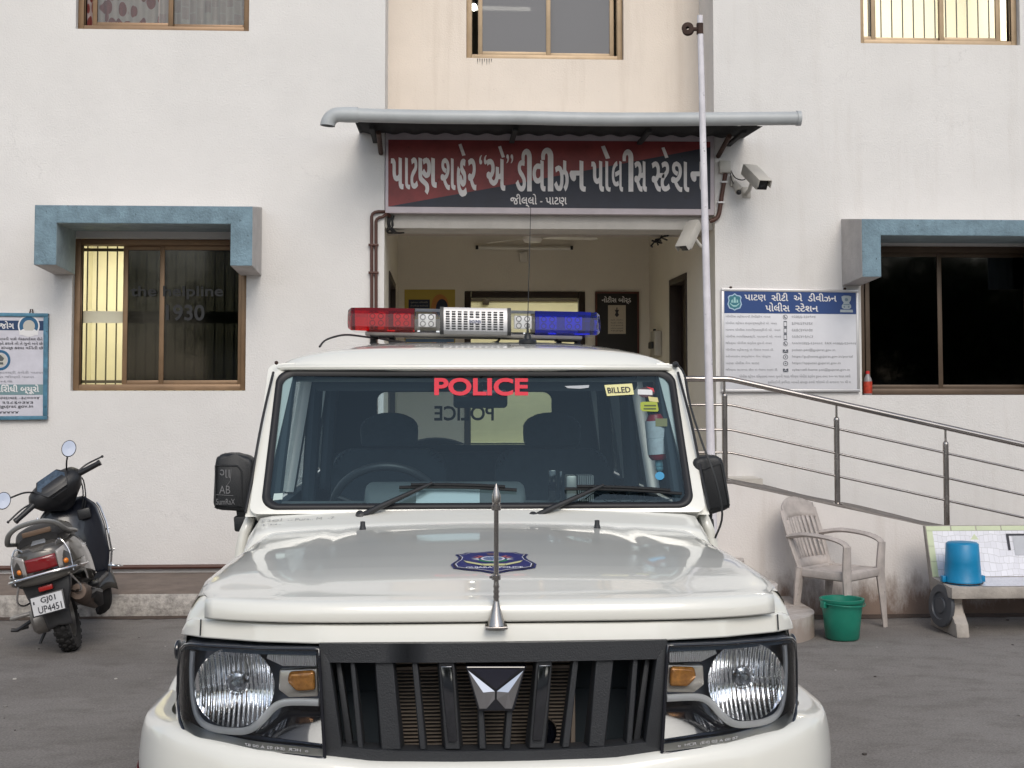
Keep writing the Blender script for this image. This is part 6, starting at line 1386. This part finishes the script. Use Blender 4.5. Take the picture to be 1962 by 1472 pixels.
g.out('bonnet_emblem', [M_('emblem_navy', (.012, .022, .15), .35), M_('emblem_ink', (.01, .012, .04), .35), M_('emblem_white', (.70, .70, .74), .4), M_('emblem_pale_blue', (.22, .30, .50), .4), M_('emblem_red', (.55, .13, .11), .4), M_('emblem_green', (.03, .22, .10), .4), M_('emblem_yellow', (.62, .60, .30), .4), M_('emblem_brown', (.14, .08, .10), .4)], CAR, smooth=False, weld=False)
# ---- flag mast on the nose
bx_ = upx(951, 3.208); zb0 = 1.057
g = G(); g.box(XC+bx_-.026, XC+bx_+.026, 3.182, 3.236, zb0-.002, zb0+.004, .002); g.lathe([(.022, .004), (.020, .010), (.010, .045), (.007, .058)]+[(r, .058+.006*k) for k in range(8) for r in ((.0062,) if k % 2 else (.0078,))]+[(.006, .108), (.011, .110), (.011, .120), (.006, .122), (.0055, .27), (.011, .272), (.011, .284), (.008, .286), (.0105, .290), (.0105, .306), (.001, .334)], U(bx_, 3.208, zb0), n=16); g.tube([U(bx_, 3.208, zb0+.115), U(bx_-.016, 3.208, zb0+.115)], .003, 6); g.out('flag_mast', m_rail, CAR, ang=30)
# ---- roof light bar
YL = 5.42
def LB(px, py, dy=0): p = P(px, py+(px-664)*.0195, YL); return V((p.x, p.y+dy, p.z))
m_rlens = glass('red_lens_glass', (.75, .018, .04), 1.45, body=(.35, .004, .012), dens=.16); m_blens = glass('blue_lens_glass', (.03, .09, .85), 1.45, body=(.008, .025, .30), dens=.14); m_clens = glass('clear_lens_glass', (.92, .93, .95), 1.45)
BAR = G(); pc = LB(908, 627)
def lbsec(px, k=1.0, yo=0):
    o = []
    for dy, py in ((.02, 633), (0, 625), (.008, 600), (.03, 588), (.25, 588), (.275, 600), (.285, 625), (.27, 633)): m0 = (.14, 611); o.append(LB(px, m0[1]+(py-m0[1])*k, m0[0]+(dy-m0[0])*k))
    return o
def lens(px0, px1, mat, cap0=None, cap1=None):
    g = G(); ss = []
    if cap0 is not None: ss += [lbsec(px0, .62), lbsec(px0+2, .80), lbsec(px0+8, .97)]
    ss += [lbsec(px0 if cap0 is None else px0+36), lbsec(px1 if cap1 is None else px1-36)]
    if cap1 is not None: ss += [lbsec(px1-8, .97), lbsec(px1-2, .80), lbsec(px1, .62)]
    n = 8; g.add([p for q in ss for p in q], [[k*n+i, k*n+(i+1) % n, (k+1)*n+(i+1) % n, (k+1)*n+i] for k in range(len(ss)-1) for i in range(n)]+[list(range(n)), list(range((len(ss)-1)*n, len(ss)*n))]); return g, mat
g = G(); g.prism([LB(698, 634, .04), LB(1118, 634, .04), LB(1118, 641, .05), LB(698, 641, .05)], (0, .20, 0), bev=.004); LBO = g.out('light_bar', M_('bar_base_alloy', (.36, .35, .34), .4, .6), CAR)
for a, b, m, c0_, c1_ in ((664, 794, m_rlens, 1, None), (795, 843, m_clens, None, None), (979, 1025, m_clens, None, None), (1026, 1153, m_blens, None, 1)):
    g, _ = lens(a, b, m, c0_, c1_); g.out('lens', m, LBO, ang=30)
m_led = M_('led_module', (.82, .81, .78), .3)
for a, col in ((704, 'r'), (753, 'r'), (801, 'w'), (986, 'w'), (1034, 'b'), (1083, 'b')):
    g = G(); f = lambda x, y, d=0.0: LB(a+x, y, .030-d); g.prism([f(0, 623), f(34, 623), f(34, 598), f(0, 598)], (0, .02, 0), bev=.003, mi=0)
    for cx in (9, 25):
        for cy in (604, 617): g.lathe([(.012, .0), (.0105, .002), (.006, -.004), (.001, -.004)], f(cx, cy, .0015), (0, -1, 0), 14, mi=1)
    g.out('lamp_module', [{'r': M_('led_red', (.85, .30, .28), .3), 'w': m_led, 'b': M_('led_blue', (.25, .32, .85), .3)}[col], M_('led_cup', (.40, .40, .38) if col == 'w' else (.45, .05, .05) if col == 'r' else (.05, .08, .45), .2, .5)], LBO)
g = G()
for a, b in ((845, 851), (971, 979)):
    pass
sec = ((.0, 636), (-.012, 630), (-.010, 600), (.008, 585), (.27, 585), (.295, 600), (.297, 630), (.285, 636))
def spk(px, k=0): return [LB(px, y+(y-611)*k, d+(d-.14)*k) for d, y in sec]
for a, b, mi, k in ((850, 972, 0, 0), (843, 850, 1, .03), (972, 979, 1, .03)):
    s0, s1 = spk(a, k), spk(b, k); g.add(s0+s1, [[i, (i+1) % 8, 8+(i+1) % 8, 8+i] for i in range(8)]+[list(range(8)), list(range(8, 16))], mi)
for c in range(10):
    for r in range(8):
        if r in (3, 4) and c in (4, 5): continue
        x0, y0 = 854+c*11.4, 592.5+r*4.6; g.poly([LB(x, y, -.0150+.0022*max(0, 632-y)/30+.0) for x, y in ((x0, y0), (x0+7.6, y0), (x0+7.6, y0+2.5), (x0, y0+2.5))], 1)
letter(g, 'SHOLPHIN', quadmap(LB(899, 615, -.0150), LB(921, 615, -.0150), LB(921, 608.5, -.0150), LB(899, 608.5, -.0150)), mi=2, off=.03)
g.out('siren_speaker', [M_('speaker_silver', (.36, .36, .37), .38, .7), m_black, M_('speaker_mark', (.04, .06, .16), .5)], LBO, ang=30, weld=False)
for a in (705, 1068):
    g = G(); p0, p1 = LB(a, 640, .10), LB(a+46, 646, .10); g.prism([LB(a, 639, .06), LB(a+50, 639, .06), LB(a+48, 644, .06), LB(a+4, 644, .06)], (0, .16, 0), bev=.003)
    for dx in (4, 40): g.prism([LB(a+dx, 643, .1), LB(a+dx+8, 643, .1), LB(a+dx+11, 658, .1), LB(a+dx-4, 658, .1)], (0, .05, 0), bev=.002)
    g.out('mount', m_black, LBO)
g = G(); z = lambda px, y: roof(.5+.5*math.copysign((abs(upx(px, y))/.69)**(1/.75), upx(px, y)), 7).z
g.tube(smoothpath([LB(722, 646, .1), LB(700, 645, 0), U(upx(660, 5.2), 5.2, 1.815), U(upx(625, 5.0), 5.0, 1.79), U(upx(612, 4.85), 4.85, 1.76)], 5), .004, 6)
g.tube(smoothpath([LB(960, 638, .1), LB(950, 650, .05), LB(900, 654, .05), LB(820, 656, .05), LB(760, 652, .05), LB(725, 646, .06)], 5), .005, 6); g.out('roof_cable', m_black, LBO)
pa = P(1011, 656, 5.18); g = G(); g.lathe([(.034, 0), (.034, .012), (.03, .016), (.016, .018), (.011, .034), (.005, .040), (.004, .075), (.0016, .08)], U(upx(1011, 5.18), 5.18, 1.782), n=20); tp_ = P(1017, 395, 5.18); g.tube([U(upx(1011, 5.18), 5.18, 1.855), tp_], [.0018, .0012], 6); g.out('aerial', m_black, CAR)
g = G(); g.tube(smoothpath([U(.695, 4.72, 1.70), U(.715, 4.66, 1.66), U(.722, 4.58, 1.55), U(.745, 4.50, 1.43), U(.775, 4.46, 1.33), U(.80, 4.45, 1.20), U(.78, 4.47, 1.12)], 5), .0035, 6); g.sphere(U(.695, 4.72, 1.695), .012, 8); g.out('pillar_cable', m_black, CAR)
g = G(); g.sphere(U(-.69, 4.70, 1.70), .007, 8); g.out('roof_bolt', m_rust, CAR)
# ================================================================ behind the camera: what the panes and paint reflect
m_opp = plaster('opposite_plaster', (.55, .52, .47))
t = thing('apartment_building', 'cream flat roofed block with dark windows across the yard', 'building', (-2, -31, 0))
g = G(); g.box(-9, 7, -39, -31, 0, 7.4, 0); g.box(-9.3, 7.3, -31.5, -30.6, 3.3, 3.5); g.box(-9.2, 7.2, -39.2, -30.8, 7.4, 7.7); g.out('wall', m_opp, t)
for x in (-7, -3.4, .4, 4): 
    for z in (1.0, 4.3):
        g = G(); g.box(x, x+1.7, -31.02, -30.97, z, z+1.4, .01); g.out('window', m_dark, t)
t = thing('compound_wall', 'low plastered compound wall opposite the police station', 'wall', (0, -12, 0))
g = G(); g.box(-16, 16, -12.2, -12, 0, 1.7); g.out('wall', m_opp, t); g = G(); g.box(-16, 16, -12.25, -11.95, 1.7, 1.78); g.out('coping', m_kerb, t)
def leaf_mat():
    m = M_('leaves', (.05, .09, .025), .6); nt = m.node_tree; oi = nt.nodes.new('ShaderNodeNewGeometry')
    nt.links.new(ramp(nt, oi.outputs['Random Per Island'], [(0, (.035, .065, .018)), (1, (.085, .125, .035))]), nt.nodes['Principled BSDF'].inputs['Base Color']); return m
m_leaf = leaf_mat(); m_bark = M_('bark', (.10, .075, .055), .9, var=.3, bump=.5)
def tree(x, y, h, r, seed, label, n=6500, s=.062, lo=.05):
    rnd = random.Random(seed); t = thing('shade_tree', label, 'tree', (x, y, 0))
    g = G(); top = V((x+rnd.uniform(-.3, .3), y, h*.55)); g.tube([V((x, y, 0)), V((x+.1, y, h*.3)), top], [.22, .17, .12], 10)
    cs = []
    for k in range(9):
        a = k*2.4; d = V((math.cos(a)*r*.7, math.sin(a)*r*.7, h*(lo+.3*rnd.random()))); g.tube([top-V((0, 0, .3)), top+d*.5+V((0, 0, .1)), top+d], [.09, .06, .03], 7); cs.append(top+d)
    g.out('trunk', m_bark, t)
    g = G()
    for k in range(n):
        c = rnd.choice(cs); p = c+V((rnd.gauss(0, r*.27), rnd.gauss(0, r*.27), rnd.gauss(0, r*.22)))
        a = V((rnd.uniform(-1, 1), rnd.uniform(-1, 1), rnd.uniform(-.6, .6))).normalized(); b = a.orthogonal().normalized()
        g.poly([p-a*s, p+b*s*.5, p+a*s, p-b*s*.5])
    g.out('crown', m_leaf, t, smooth=False, weld=False)
for k, (x, y, h, r, lb) in enumerate(((-9.5, -13.6, 5.4, 2.2, 'leafy shade tree beyond the compound wall, farthest left of the yard'), (-5.2, -13.2, 4.8, 1.9, 'bushy tree beyond the compound wall, left of the middle'), (-1.2, -14, 4.2, 1.7, 'lowest tree beyond the compound wall, straight across from the entrance'),
        (2.6, -13.2, 5.0, 2.0, 'spreading tree beyond the compound wall, right of the middle'), (7.4, -13.8, 7.4, 2.6, 'tall tree beyond the compound wall, third from the right of the yard'), (11.2, -13.4, 7.6, 2.7, 'tall tree beyond the compound wall, second from the right of the yard'), (14.8, -12.9, 7.2, 2.6, 'tall tree beyond the compound wall, farthest right of the yard'))):
    tree(x, y, h, r, k+1, lb, *((9000, .14, -.25) if x > 6 else ()))
for x0, x1, lb in ((-22, -15, 'unseen plain cream house added beyond the left side of the yard for reflections'), (16, 23, 'unseen plain cream house added beyond the right side of the yard for reflections')):  # unseen houses added to fill the side reflections and cut side light
    t = thing('added_side_house', lb, 'house', ((x0+x1)/2, 0, 0))
    g = G(); g.box(x0, x1, -9, 9, 0, 4.2); g.box(x0-.2, x1+.2, -9.2, 9.2, 4.2, 4.45); g.out('wall', m_opp, t)
    for y in (-6, -1.5, 3, 6.5):
        g = G(); X = x1 if x1 < 0 else x0; g.box(X-.02, X+.02, y, y+1.4, 1, 2.3, .006); g.out('window', m_dark, t)
